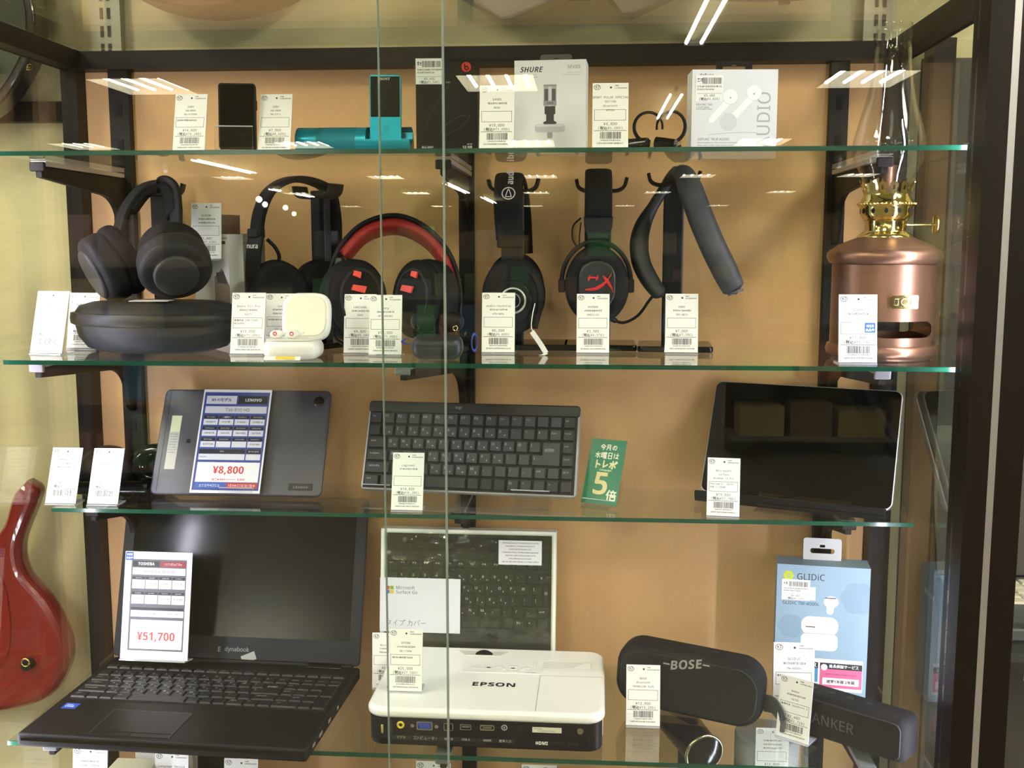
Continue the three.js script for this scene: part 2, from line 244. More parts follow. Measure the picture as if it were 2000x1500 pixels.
for (const [x, l] of [[GL + 0.005, 'left'], [GR - 0.005, 'right']]) part('side_glass', span(x - 0.0025, x + 0.0025, YB, 1.611, 0.032, 0.366), M.glass, kase);
part('top_glass', span(GL, GR, 1.638, 1.643, -0.01, 0.37), M.glass, kase);
for (const [x, w] of [[-0.549, 0.03], [-0.029, 0.022], [0.506, 0.026]]) {
  const u = part('upright', span(x - w / 2, x + w / 2, YB, 1.611, 0.0005, 0.016), M.upright, kase, 'black slotted upright');
  for (let k = 0; k < 24; k++) part('slot', box(0.009, 0.018, 0.0015, x, 0.335 + k * 0.053, 0.0165), M.slot, u);
}
// sliding glass doors: the left one runs in front
function door(x0, x1, z, ex, label) {
  const t = thing('glass_door', label, 'glass door', [(x0 + x1) / 2, YB, z]);
  const h = 1.70 - YB;
  part('pane', box(x1 - x0 - 0.004, h, 0.005, 0, h / 2, 0), M.glass, t);
  part('polished_edge', box(ex > -0.05 ? 0.0024 : 0.0015, h, 0.0052, ex - (x0 + x1) / 2, h / 2, 0), M.paneEdge, t);
}
door(GL + 0.014, -0.0085, 0.398, -0.0105, 'left sliding glass door, bright polished edge overlapping the other door');
door(-0.0865, 0.568, 0.385, -0.0848, 'right sliding glass door, thin dark edge behind the other door');

// LED strips inside the front posts
for (const [x, dir, l] of [[GL + 0.016, 1, 'left'], [0.586, -1, 'right']]) {
  const t = thing('led_strip', 'cool white light strip on the inside of the ' + l + ' front post', 'light strip', [x, 0.34, 0.352], dir * 2.2);
  part('holder', box(0.012, 1.24, 0.006, 0, 0.62, -0.003), M.alu, t); part('diffuser', box(0.009, 1.235, 0.002, 0, 0.62, 0.001), M.ledGlow, t);
  const li = new THREE.RectAreaLight(COOL_LED, LED, 0.009, 1.235); li.position.set(0, 0.62, 0.0025); li.rotation.y = Math.PI; t.add(li);
}

// shelves and their brackets
const shelfNames = ['top glass shelf holding boxed earphones', 'second glass shelf holding headphones and the lantern', 'third glass shelf holding tablets and the keyboard', 'fourth glass shelf holding the laptop and projector', 'lowest glass shelf at the bottom edge of the picture'];
const shelfEnds = [[-0.562, 0.588, D1], [-0.572, 0.582, D1], [-0.592, 0.582, D3], [-0.598, 0.582, D1], [-0.598, 0.582, D1]];
shelfEnds.forEach(([a, b, d], i) => {
  const t = thing('glass_shelf', shelfNames[i], 'shelf', [(a + b) / 2, SY[i] - 0.0055, 0]);
  part('plate', box(b - a - 0.001, 0.0053, d - 0.02 - 0.0012, 0, 0.0027, 0.02 + (d - 0.02) / 2 - 0.0006), M.shelf, t);
  part('front_edge', box(b - a, 0.0055, 0.0012, 0, 0.00275, d - 0.0006), M.glassEdge, t, 'green polished front edge');
});
const bracketLen = [0.262, 0.292, 0.163, 0.312, 0.3], where = ['left', 'centre', 'right'], shelfWord = ['top', 'second', 'third', 'fourth', 'lowest'];
for (let i = 0; i < 4; i++) [-0.549, -0.029, 0.506].forEach((x, k) => {
  const L = bracketLen[i] - (k === 1 && i === 2 ? 0.02 : 0), t = thing('shelf_bracket', 'black arm bracket on the ' + where[k] + ' upright under the ' + shelfWord[i] + ' glass shelf', 'bracket', [x, SY[i] - 0.0065, 0.0], k === 1 && i === 1 ? -0.17 : 0);
  const s = new THREE.Shape(); s.moveTo(0.017, -0.006); s.lineTo(L, -0.006); s.lineTo(L, -0.02); s.lineTo(0.085, -0.034); s.quadraticCurveTo(0.042, -0.04, 0.036, -0.075); s.quadraticCurveTo(0.034, -0.1, 0.017, -0.105);
  part('arm', ry(slab(s, 0.009, 0.001, 1), -Math.PI / 2), M.upright, t);
  part('rest', box(0.02, 0.006, L - 0.03, 0, -0.003, 0.03 + (L - 0.03) / 2), M.bracketTop, t, 'pale metal strip under the glass');
  part('tip', rbox(0.02, 0.012, 0.005, 0.002, 0, -0.0068, L + 0.0025), i === 1 || i === 3 ? S(0x7c7a7e, 0.45, 0.5) : M.upright, t);
});

// ================================================================ PRICE TAGS
let seedTag = 11;
function tagTexture(o) {
  const seed = ++seedTag;
  return canvasTexture(168, 300, (g, w, h) => {
    g.fillStyle = '#f4f3f1'; g.fillRect(0, 0, w, h);
    const ink = '#2b2b2e';
    g.strokeStyle = ink; g.lineWidth = 2; g.beginPath(); g.ellipse(22, 20, 15, 11, 0.1, 0, 7); g.stroke(); g.lineWidth = 2.5; g.beginPath(); g.moveTo(13, 15); g.lineTo(18, 20); g.lineTo(21, 14); g.moveTo(18, 20); g.lineTo(17, 26); g.moveTo(25, 14); g.lineTo(31, 14); g.moveTo(24, 26); g.lineTo(31, 18); g.stroke();
    g.fillStyle = '#141414'; g.beginPath(); g.arc(86, 21, 4.5, 0, 7); g.fill(); smudge(g, 104, 13, 16, 6, ink, seed); smudge(g, 104, 24, 56, 6, ink, seed + 1);
    (o.lines || []).forEach((s, i) => { const y = 66 + i * 20; s === '~' ? smudge(g, 40, y, 90, 9, ink, seed + i) : write(g, s, w / 2, y, i ? 12.5 : 15, ink, 0, 'normal', 0.11, 'monospace'); });
    g.strokeStyle = ink; g.lineWidth = 1.3; g.strokeRect(10, 124, w - 22, 50); if (o.box === '~') smudge(g, 16, 138, 100, 9, ink, seed + 3); else if (o.box) write(g, o.box, 14, 136, 12, ink, -1, 'normal', 0.1, 'monospace'); if (o.box2) { write(g, o.box2, 14, 152, 12, ink, -1, 'normal', 0.1, 'monospace'); }
    if (o.price) { write(g, '¥' + o.price, w / 2, 190, 18, ink, 0, 'normal', 0.1, 'monospace'); write(g, '(税込¥' + o.tax + ')', w / 2, 210, 17, ink, 0, 'normal', 0.12, 'monospace'); }
    g.beginPath(); g.moveTo(8, 222); g.lineTo(w - 10, 222); g.stroke();
    barcode(g, 36, 228, 100, 32, ink, seed); smudge(g, 40, 267, 90, 6, ink, seed + 5); smudge(g, 22, 281, 124, 7, ink, seed + 6);
    if (o.web) { g.fillStyle = '#1d63b4'; g.fillRect(114, 126, 46, 42); write(g, 'WEB', 137, 139, 16, '#fff', 0, 'bold'); write(g, '出品中', 137, 156, 13, '#fff', 0, 'normal', 0.16); }
  });
}
const cardW = 0.0425, cardH = 0.0768;
function priceTag(label, [x, y, z], o = {}) {
  const t = thing('price_tag', label, 'price tag', [x, y, z], o.yaw || 0, 'white price tags in clear holders'), lean = o.lean ?? 0.25, k = o.scale || 1;
  const c = part('card', box(cardW * k, cardH * k, 0.0009, 0, cardH * k / 2, 0), faced(printed(tagTexture(o), 0.45), M.printBack), t); c.rotation.x = -lean; c.position.set(0, 0.0022, 0);
  const s = part('holder', merge(box(cardW * k + 0.001, cardH * k * 0.96, 0.0012, 0, cardH * k * 0.48, -0.0016)), M.acrylic, t, 'clear plastic holder'); s.rotation.x = -lean; s.position.set(0, 0.0022, 0);
  part('foot', box(cardW * k, 0.0015, 0.03, 0, 0.00075, -0.012), M.acrylicEdge, t);
  return t;
}
const [S1, S2, S3, S4, S5] = SY;
priceTag('price tag leftmost on the top shelf, beside the upright black player', [-0.341, S1, 0.292], { lines: ['SONY', 'WALKMAN', 'NW-A105HN'], box: '~', price: '14,800', tax: '16,280', scale: 0.95 });
priceTag('price tag on the top shelf between the black player and the teal dock', [-0.236, S1, 0.285], { lines: ['SONY', 'WALKMAN', 'NW-S313'], price: '7,800', tax: '8,580', scale: 0.95 });
priceTag('price tag on the top shelf in front of the white microphone box', [0.0405, S1, 0.305], { lines: ['SHURE', '~', 'MV88'], price: '10,000', tax: '11,000', scale: 0.98, lean: 0.15 });
priceTag('price tag on the top shelf left of the ear-hook earphones', [0.1755, S1, 0.305], { lines: ['SPORT PULSE SPECIAL', 'EDITION', 'Bluetooth', 'BTS24'], price: '4,800', tax: '5,280', lean: 0.15 });
priceTag('brightly lit price tag at the far left of the second shelf', [-0.553, S2, 0.262], { lines: ['~', '~'], yaw: -0.12, lean: 0.3, scale: 1.08, price: '5,480', tax: '6,028' });
priceTag('price tag partly behind the oval headphone case, second shelf far left', [-0.540, S2, 0.19], { lines: ['~', '~', '~'], price: '9,800', tax: '10,780' });
priceTag('price tag leaning on the small boxes behind the left headphones', [-0.377, S2 + 0.121, 0.145], { lines: ['ELECOM', '~', '~'], price: '1,480', tax: '1,628', lean: 0.1 });
priceTag('price tag touching the left side of the open white earbud case', [-0.289, S2, 0.252], { lines: ['Beats Fit Pro', '~', 'A2577'], box: '本体のみ USB-TypeC', box2: 'MK2G3PA', price: '10,000', tax: '11,000', lean: 0.22, scale: 1.04 });
priceTag('price tag behind the lid of the open white earbud case', [-0.2585, S2, 0.207], { lines: ['nura', '~', '~'], box: '~', price: '9,800', tax: '10,780', lean: 0.2 });
priceTag('price tag half hidden under the red-trimmed gaming headset, left of another tag', [-0.1455, S2, 0.231], { lines: ['LOGICOOL', '~', 'G433'], price: '4,800', tax: '5,280', lean: 0.16 });
priceTag('price tag crossed by the dark edge of the right glass door', [-0.1085, S2, 0.25], { lines: ['Sony', '~', 'WF-1000XM3'], price: '10,000', tax: '11,000', lean: 0.16 });
priceTag('price tag in front of the headphones with the white ring on the cup', [0.034, S2, 0.21], { lines: ['audio-technica', '~', 'ATH-M40x'], price: '6,000', tax: '6,600', lean: 0.15, scale: 1.02 });
priceTag('price tag in front of the headset with the red logo', [0.158, S2, 0.207], { lines: ['HYPERX', '~', 'HHSC2-CG'], price: '3,980', tax: '4,378', lean: 0.12, scale: 1.0 });
priceTag('price tag at the foot of the stand with the neckband speaker', [0.274, S2, 0.196], { lines: ['SONY', '~', 'SRS-NB10'], price: '7,000', tax: '7,700', lean: 0.12, scale: 1.0 });
priceTag('price tag with a blue square sticker in front of the copper lantern', [0.4735, S2, 0.305], { lines: ['Flamme', '~'], price: '17,800', tax: '19,580', web: true, lean: 0.14, scale: 1.06 });
priceTag('price tag at the left end of the third shelf', [-0.5885, S3, 0.178], { lines: ['~', '~', '~'], lean: 0.4, scale: 1.04, price: '980', tax: '1,078' });
priceTag('second price tag from the left on the third shelf, in front of the black headset', [-0.5275, S3, 0.178], { lines: ['JVC', '~'], price: '2,980', tax: '3,278', lean: 0.4, scale: 1.04 });
priceTag('price tag glaring white in front of the keyboard', [-0.0945, S3, 0.183], { lines: ['Logicool', '~'], price: '14,800', tax: '16,280', lean: 0.3, scale: 1.03 });
priceTag('price tag in front of the lower left corner of the tablet with black screen', [0.3345, S3, 0.186], { lines: ['Microsoft', 'surface', 'Windows 10 Pro'], box: 'Pentium G - 4415Y', box2: '8GB / 128GB', price: '19,800', tax: '21,780', lean: 0.3, yaw: -0.12, scale: 1.02 });
priceTag('price tag behind the left corner of the white projector', [-0.1345, S4, 0.135], { lines: ['Microsoft', '~', '~'], price: '8,800', tax: '9,680', lean: 0.1, scale: 1.05 });
priceTag('price tag standing on top of the white projector', [-0.085, S4 + 0.0552, 0.27], { lines: ['EPSON', '~', 'EB-1780W'], box: '~', price: '25,000', tax: '27,500', lean: 0.2, scale: 1.05 });
priceTag('price tag in front of the large black speaker with silver logo', [0.2297, S4, 0.232], { lines: ['BOSE', 'Bluetooth', 'SOUNDLINK FLEX'], price: '12,000', tax: '13,200', lean: 0.12, scale: 1.06 });
priceTag('price tag in front of the blue earphone box', [0.437, S4, 0.185], { lines: ['GLIDiC', '~', 'TW-4000S'], box: '本体', price: '4,480', tax: '4,928', lean: 0.1, scale: 1.3 });
priceTag('price tag leaning on the left end of the small black speaker', [0.421, S4, 0.26], { lines: ['Anker', '~', 'A3105'], box: '本体のみ Soundcore 2', price: '2,480', tax: '2,728', yaw: -0.62, lean: 0.12, scale: 1.06 });
// lowest shelf, at the bottom edge
priceTag('price tag under the front left corner of the laptop, bottom edge', [-0.585, S5 + 0.012, 0.15], { lines: ['~', '~'], box: '本体', lean: 0.15, scale: 1.25 });
priceTag('price tag right of the small white printed box, bottom edge', [-0.46, S5 + 0.012, 0.15], { lines: ['Language Device', '~', '~'], lean: 0.15, scale: 1.2 });
priceTag('price tag under the right half of the laptop, bottom edge', [-0.355, S5 + 0.006, 0.15], { lines: ['~', '~'], lean: 0.15, scale: 1.2 });
priceTag('price tag below the left half of the projector, bottom edge', [-0.068, S5 + 0.012, 0.15], { lines: ['CASIO', '~'], lean: 0.15, scale: 1.2 });
priceTag('price tag below the right half of the projector, bottom edge', [0.087, S5 + 0.012, 0.15], { lines: ['~', 'CASIO'], lean: 0.15, scale: 1.2 });
priceTag('price tag below the large black speaker, bottom edge', [0.228, S5 + 0.008, 0.2], { lines: ['~', '~'], lean: 0.15, scale: 1.15 });
priceTag('price tag resting against the front of the grey cylinder speaker, bottom edge', [0.404, S5 + 0.128, 0.2185], { lines: ['~', '~', '~'], price: '12,800', tax: '14,080', lean: 0.02, scale: 1.04 });

// ================================================================ clear stands
function easel(label, at, w, yaw, lean, h = 0.03, lip = 0.02) {
  const t = thing('acrylic_easel', label, 'stand', at, yaw, 'clear plastic easels');
  part('foot', box(w, 0.002, 0.05, 0, 0.001, 0.0), M.acrylic, t); part('lip', rx(box(w, lip, 0.002, 0, lip / 2, 0), -lean).translate(0, 0.002, 0.024), M.acrylic, t);
  part('lip_edge', rx(box(w, 0.0012, 0.0022, 0, lip, 0), -lean).translate(0, 0.002, 0.024), M.acrylicEdge, t);
  part('back', rx(box(w, h, 0.002, 0, h / 2, 0), -lean).translate(0, 0.002, -0.02), M.acrylic, t);
}

// ================================================================ TOP SHELF
{ // black player
  const t = thing('portable_player', 'upright black touchscreen music player on a clear stand', 'player', [-0.281, S1 + 0.004, 0.285], 0.18, null, 0.12);
  part('body', slab(rrect(0.045, 0.081, 0.004), 0.011, 0.0015).translate(0, 0.0405, 0), M.black, t);
  part('screen', box(0.041, 0.076, 0.0006, 0, 0.0405, 0.0057), M.screen, t);
  part('button', rbox(0.002, 0.012, 0.003, 0.0008, 0.0228, 0.055, 0), M.charcoal, t);
  easel('clear easel holding the black player', [-0.281, S1, 0.29], 0.045, 0.18, 0.12, 0.03, 0.028);
}
{ // teal dock and player
  const t = thing('speaker_dock', 'teal cylindrical speaker dock lying on the top shelf', 'speaker dock', [-0.147, S1, 0.235]);
  const R = 0.0178, cap = (x0, x1) => rz(cyl(R, R, x1 - x0, 40), Math.PI / 2).translate((x0 + x1) / 2, R, 0);
  part('barrel', merge(cap(-0.070, 0.018), rz(lathe([[0, 0.003], [0.014, 0.003], [0.0172, 0.0015], [R, 0]], 40), Math.PI / 2).translate(-0.070, R, 0)), M.teal, t);
  const c = new THREE.Shape(); c.absarc(0, 0, R, Math.PI * 0.5, Math.PI * 2.03, false); c.lineTo(0.0, -0.003); c.quadraticCurveTo(-0.008, -0.002, -0.009, 0.006); c.lineTo(-0.0095, 0.012);
  part('cradle', mv(ry(slab(c, 0.056, 0, 1, 24), -Math.PI / 2), 0.046, R, 0), M.teal, t);
  part('grille', mv(rz(cyl(R * 1.001, R * 1.001, 0.05, 40, 1, true), Math.PI / 2), -0.02, R, 0), S(0x0d7488, 0.6, 0.3), t);
  const q = thing('music_player', 'teal music player with black display standing in the dock', 'player', [-0.1045, S1 + 0.0158, 0.243], 0.08, null, 0.06);
  part('body', slab(rrect(0.0395, 0.0835, 0.004), 0.008, 0.001).translate(0, 0.0418, 0), S(0x2fa7bd, 0.3, 0.4), q);
  part('display', box(0.0365, 0.05, 0.0005, 0, 0.056, 0.0041), faced(printed(canvasTexture(150, 206, (g, w, h) => { g.fillStyle = '#141415'; g.fillRect(0, 0, w, h); g.fillStyle = '#1e1d1c'; g.fillRect(22, 30, 106, 150); write(g, 'SONY', w / 2, 12, 18, '#e8e8e8', 0, 'bold', 0.1, 'serif'); }), 0.12), M.black), q);
  part('key_panel', box(0.0365, 0.0275, 0.0006, 0, 0.0165, 0.0041), S(0x18a5c4, 0.22, 0.6), q);
  part('dial', rx(cyl(0.0042, 0.0042, 0.0012, 24), Math.PI / 2).translate(0.001, 0.0165, 0.0046), S(0x1b8fa8, 0.25, 0.7), q);
}
function hangTab(w, h, slotW, mat, parent, at, r = 0.004) { const s = hole(rrect(w, h, r), slotW, h * 0.22, h * 0.1, 0, -h * 0.05); hole(s, slotW * 0.22, h * 0.12, 0.001, 0, h * 0.16); part('hang_tab', mv(slab(s, 0.0012), ...at), mat, parent); }
function sticker(w, h, lines, o = {}) { return canvasTexture(Math.round(w * 6000), Math.round(h * 6000), (g, W, H) => { g.fillStyle = '#f6f5f3'; g.fillRect(0, 0, W, H); smudge(g, W * 0.06, H * 0.2, W * 0.14, H * 0.16, '#333', 3); barcode(g, W * 0.25, H * 0.1, W * 0.68, H * 0.24, '#222', o.seed || 4); smudge(g, W * 0.06, H * 0.44, W * 0.86, H * 0.07, '#333', 8); smudge(g, W * 0.06, H * 0.55, W * 0.6, H * 0.07, '#333', 9); g.fillStyle = '#333'; g.fillRect(W * 0.05, H * 0.7, W * 0.9, 1.5); lines.forEach((s, i) => write(g, s, W / 2, H * (0.79 + i * 0.13), H * 0.12, '#222', 0, 'normal', 0.12, 'monospace')); }); }
{ // black earphone box
  const t = thing('earphone_box', 'black earphone box with round red logo and hang tab', 'box', [-0.0262, S1, 0.235], 0.02);
  part('carton', box(0.0765, 0.1165, 0.036, 0, 0.05825, 0), faced(printed(canvasTexture(460, 700, (g, w, h) => {
    g.fillStyle = '#1d1b18'; g.fillRect(0, 0, w, h); g.fillStyle = '#d8362f'; g.beginPath(); g.arc(378, 66, 36, 0, 7); g.fill(); g.strokeStyle = '#1d1b18'; g.lineWidth = 9; g.beginPath(); g.arc(380, 74, 13, 0, 7); g.moveTo(366, 42); g.lineTo(366, 76); g.stroke();
    g.strokeStyle = '#5a564f'; g.lineWidth = 3; g.beginPath(); g.moveTo(170, 560); g.bezierCurveTo(240, 420, 400, 400, 400, 420); g.bezierCurveTo(400, 470, 250, 560, 190, 570); g.moveTo(90, 520); g.bezierCurveTo(60, 430, 120, 400, 250, 190); g.stroke(); g.fillStyle = '#6d6a66'; g.fillRect(225, 170, 34, 12);
    write(g, 'ALL-DAY', 40, 648, 22, '#e5e2dc', -1, 'bold'); write(g, 'WIRELESS EARPHONES', 40, 672, 22, '#e5e2dc', -1, 'bold'); write(g, 'UP TO', 420, 626, 13, '#e5e2dc', 1, 'bold'); write(g, '12 HR', 420, 648, 27, '#e5e2dc', 1, 'bold'); write(g, 'BATTERY', 420, 674, 17, '#e5e2dc', 1, 'bold');
  }), 0.6, 0.4), M.black), t);
  hangTab(0.0465, 0.019, 0.032, M.black, t, [0, 0.124, -0.012]);
  part('price_sticker', box(0.0338, 0.031, 0.0005, -0.0212, 0.1005, 0.0185), faced(printed(sticker(0.0338, 0.031, ['¥5,000', '(税込¥5,500)'])), M.paper), t);
}
{ // microphone box
  const t = thing('microphone_box', 'white box printed with a small plug-in microphone', 'box', [0.1035, S1, 0.228], -0.06);
  part('carton', box(0.0885, 0.113, 0.045, 0, 0.0565, 0), faced(printed(canvasTexture(640, 816, (g, w, h) => {
    g.fillStyle = '#efeff0'; g.fillRect(0, 0, w, h); write(g, 'SHURE', 48, 80, 64, '#1b1b1b', -1, 'italic bold'); write(g, 'MV88', 590, 62, 44, '#b9b8a4', 1, 'bold'); smudge(g, 50, 126, 140, 10, '#aaa', 2); smudge(g, 50, 146, 160, 10, '#aaa', 3); smudge(g, 470, 110, 120, 9, '#b0b0b0', 4); smudge(g, 430, 130, 160, 9, '#b0b0b0', 5);
    g.fillStyle = '#b3b3b8'; g.fillRect(262, 220, 116, 180); g.fillStyle = '#4b4b50'; g.fillRect(270, 250, 34, 110); g.fillRect(336, 250, 34, 110); g.fillStyle = '#d4d4d8'; g.fillRect(306, 220, 28, 180); g.fillStyle = '#8e8e94'; g.fillRect(262, 212, 116, 16); g.fillRect(262, 352, 116, 40); write(g, 'SHURE', 320, 372, 20, '#444', 0, 'bold');
    g.fillStyle = '#2c2c2e'; g.fillRect(272, 400, 96, 70); g.fillRect(286, 470, 70, 70); g.beginPath(); g.ellipse(320, 545, 60, 20, 0, 0, 7); g.fill(); g.fillStyle = '#c9c9cd'; g.beginPath(); g.roundRect(186, 556, 268, 72, 22); g.fill(); g.fillStyle = '#e6e6e8'; g.fillRect(200, 562, 240, 14); g.fillStyle = '#a9a9ad'; g.fillRect(296, 628, 48, 52);
  }), 0.4), M.white), t);
  hangTab(0.0405, 0.014, 0.026, S(0x3c3a34, 0.4), t, [0.004, 0.119, -0.015]);
}
{ // ear-hook earphones
  const t = thing('sport_earphones', 'black sport earphones with curled ear hooks on a clear block', 'earphones', [0.234, S1, 0.235]);
  const hook = (x, s) => { const pts = []; for (let k = 0; k <= 12; k++) { const a = (-0.55 + k / 12 * 1.6) * Math.PI; pts.push([x + s * Math.cos(a) * 0.0175, 0.033 + Math.sin(a) * 0.0185, s * 0.004 * Math.sin(a * 1.3)]); } return pts; };
  part('ear_hook', vtube(hook(-0.010, -1), (s) => 0.0026 - 0.0012 * s, 40, 10), M.black, t); part('ear_hook', vtube(hook(0.018, 1), (s) => 0.0026 - 0.0012 * s, 40, 10), M.black, t);
  part('earbud', aim(cyl(0.0065, 0.0085, 0.026, 20).rotateX(Math.PI / 2), [1, 0.1, 0.6], [-0.022, 0.012, 0.004]), M.blackGloss, t); part('earbud', aim(cyl(0.0065, 0.0085, 0.026, 20).rotateX(Math.PI / 2), [1, -0.1, 0.5], [0.012, 0.012, 0.004]), M.blackGloss, t);
  part('cable', vtube([[-0.03, 0.012, 0], [-0.034, 0.003, 0.014], [-0.01, 0.002, 0.024], [0.016, 0.002, 0.02], [0.03, 0.01, 0.005]], 0.0014, 40, 8), M.black, t);
  part('clear_block', rbox(0.05, 0.012, 0.022, 0.001, 0.004, 0.0061, 0.02), M.acrylic, t);
}
{ // white earbud box
  const t = thing('earbud_box', 'white earbud box with large grey lettering up its side', 'box', [0.3385, S1, 0.135], 0.05);
  part('carton', box(0.111, 0.114, 0.045, 0, 0.057, 0), faced(printed(canvasTexture(800, 822, (g, w, h) => {
    g.fillStyle = '#e9e9ee'; g.fillRect(0, 0, w, h);
    g.save(); g.translate(676, 700); g.rotate(-Math.PI / 2); g.font = 'normal 170px sans-serif'; g.fillStyle = '#b1b0b4'; g.textBaseline = 'middle'; g.textAlign = 'left'; g.fillText('AUDIO', -20, 0); g.restore();
    for (const [x, y, dx] of [[360, 250, -170], [580, 215, -180]]) { g.fillStyle = '#fbfbfc'; g.beginPath(); g.arc(x, y, 68, 0, 7); g.fill(); g.strokeStyle = '#fbfbfc'; g.lineWidth = 58; g.lineCap = 'round'; g.beginPath(); g.moveTo(x, y + 20); g.lineTo(x + dx, y + 210); g.stroke(); g.strokeStyle = '#cfcfd6'; g.lineWidth = 3; g.beginPath(); g.arc(x, y, 68, 0.3, 3.4); g.stroke(); write(g, '×', x, y + 8, 34, '#333', 0, 'bold'); }
    g.fillStyle = '#dcdce2'; g.beginPath(); g.arc(345, 480, 82, 0, 7); g.fill(); g.strokeStyle = '#b9b9c0'; g.lineWidth = 5; g.beginPath(); g.moveTo(160, 600); g.quadraticCurveTo(400, 570, 620, 580); g.stroke();
    write(g, 'defunc', 60, 52, 40, '#1c1c1c', -1, 'italic bold'); write(g, 'DEFUNC TWS', 40, 320, 26, '#333', -1); smudge(g, 42, 345, 120, 12, '#555', 4); smudge(g, 42, 362, 150, 12, '#555', 5);
    write(g, 'DEFUNC TRUE AUDIO ♪', 60, 640, 31, '#333', -1); for (let k = 0; k < 3; k++) smudge(g, 60, 672 + k * 24, 480 - k * 60, 12, '#777', 6 + k);
  }), 0.35), M.white), t);
  part('price_sticker', box(0.036, 0.033, 0.0005, -0.033, 0.0905, 0.0228), faced(printed(sticker(0.036, 0.033, ['¥3,480', '(税込¥3,828)'], { seed: 7 })), M.paper), t);
  hangTab(0.048, 0.017, 0.03, M.black, t, [0.004, 0.122, -0.01]);
}

// ================================================================ SECOND SHELF
function headphoneStand(label, x, z, yaw = 0, h = 0.226, baseOff = 0) {
  const t = thing('headphone_stand', label, 'headphone stand', [x, S2, z], yaw, 'black headphone stands');
  part('base', mv(slab(rrect(0.1, 0.092, 0.006), 0.008, 0.002).rotateX(Math.PI / 2), baseOff, 0.004, 0.012), M.blackGloss, t);
  part('pole', rbox(0.0262, h, 0.011, 0.002, 0, 0.006 + h / 2, 0), M.black, t); part('pole_edge', box(0.002, h - 0.004, 0.0112, 0.0135, 0.006 + h / 2, 0), M.gunmetal, t);
  part('hook', ribbon([[-0.034, h + 0.012, 0.004], [-0.031, h + 0.002, 0.004], [-0.022, h - 0.003, 0.004], [0, h - 0.002, 0.004], [0.022, h - 0.003, 0.004], [0.031, h + 0.002, 0.004], [0.035, h + 0.014, 0.004]], [0, 0, 1], 0.03, 0.005), M.black, t);
  return t;
}
headphoneStand('headphone stand with the leftmost headphones', -0.480, 0.045, 0.2, 0.218);
headphoneStand('headphone stand inside the arch of the slim hinged headphones', -0.227, 0.1, -0.5, 0.212);
headphoneStand('headphone stand behind the headphones with the white ring', 0.047, 0.105, 0, 0.219, 0.028);
headphoneStand('headphone stand behind the headset with the red logo', 0.168, 0.105, 0, 0.219);
headphoneStand('headphone stand carrying the neckband speaker', 0.266, 0.118, -0.06, 0.226, 0.005);
{ // oval case
  const t = thing('headphone_case', 'large oval black zip case lying under the left headphones', 'case', [-0.434, S2, 0.185], -0.15);
  part('lower_shell', lathe([[0, 0], [0.075, 0], [0.094, 0.006], [0.105, 0.02], [0.109, 0.036]], 72).scale(1.03, 1, 0.78), S(0x2a2a30, 0.55), t);
  part('zip_band', lathe([[0.109, 0.036], [0.1145, 0.038], [0.1155, 0.045], [0.1145, 0.052], [0.109, 0.053]], 72).scale(1.03, 1, 0.78), S(0x131318, 0.5), t);
  part('upper_shell', lathe([[0.109, 0.053], [0.103, 0.061], [0.085, 0.066], [0.05, 0.0675], [0, 0.068]], 72).scale(1.03, 1, 0.78), M.charcoal, t);
  const l = thing('paper_slip', 'white printed slip lying on the oval case', 'label', [-0.42, S2 + 0.0692, 0.235], 0.1); part('sheet', box(0.05, 0.0006, 0.03, 0, 0.0003, 0), faced(M.paper, M.paper), l);
  part('sheet_print', rx(new THREE.PlaneGeometry(0.046, 0.026), -Math.PI / 2).translate(0, 0.0009, 0), printed(canvasTexture(184, 104, (g, w, h) => { g.fillStyle = '#f2f1ee'; g.fillRect(0, 0, w, h); for (let k = 0; k < 5; k++) smudge(g, 8, 14 + k * 18, 150, 8, '#333', k); })), l);
}
function cupGeo(rx_, ry_, th, bevel = 0.008) { return slab(ellipseShape(rx_, ry_), th, bevel, 5, 36); }
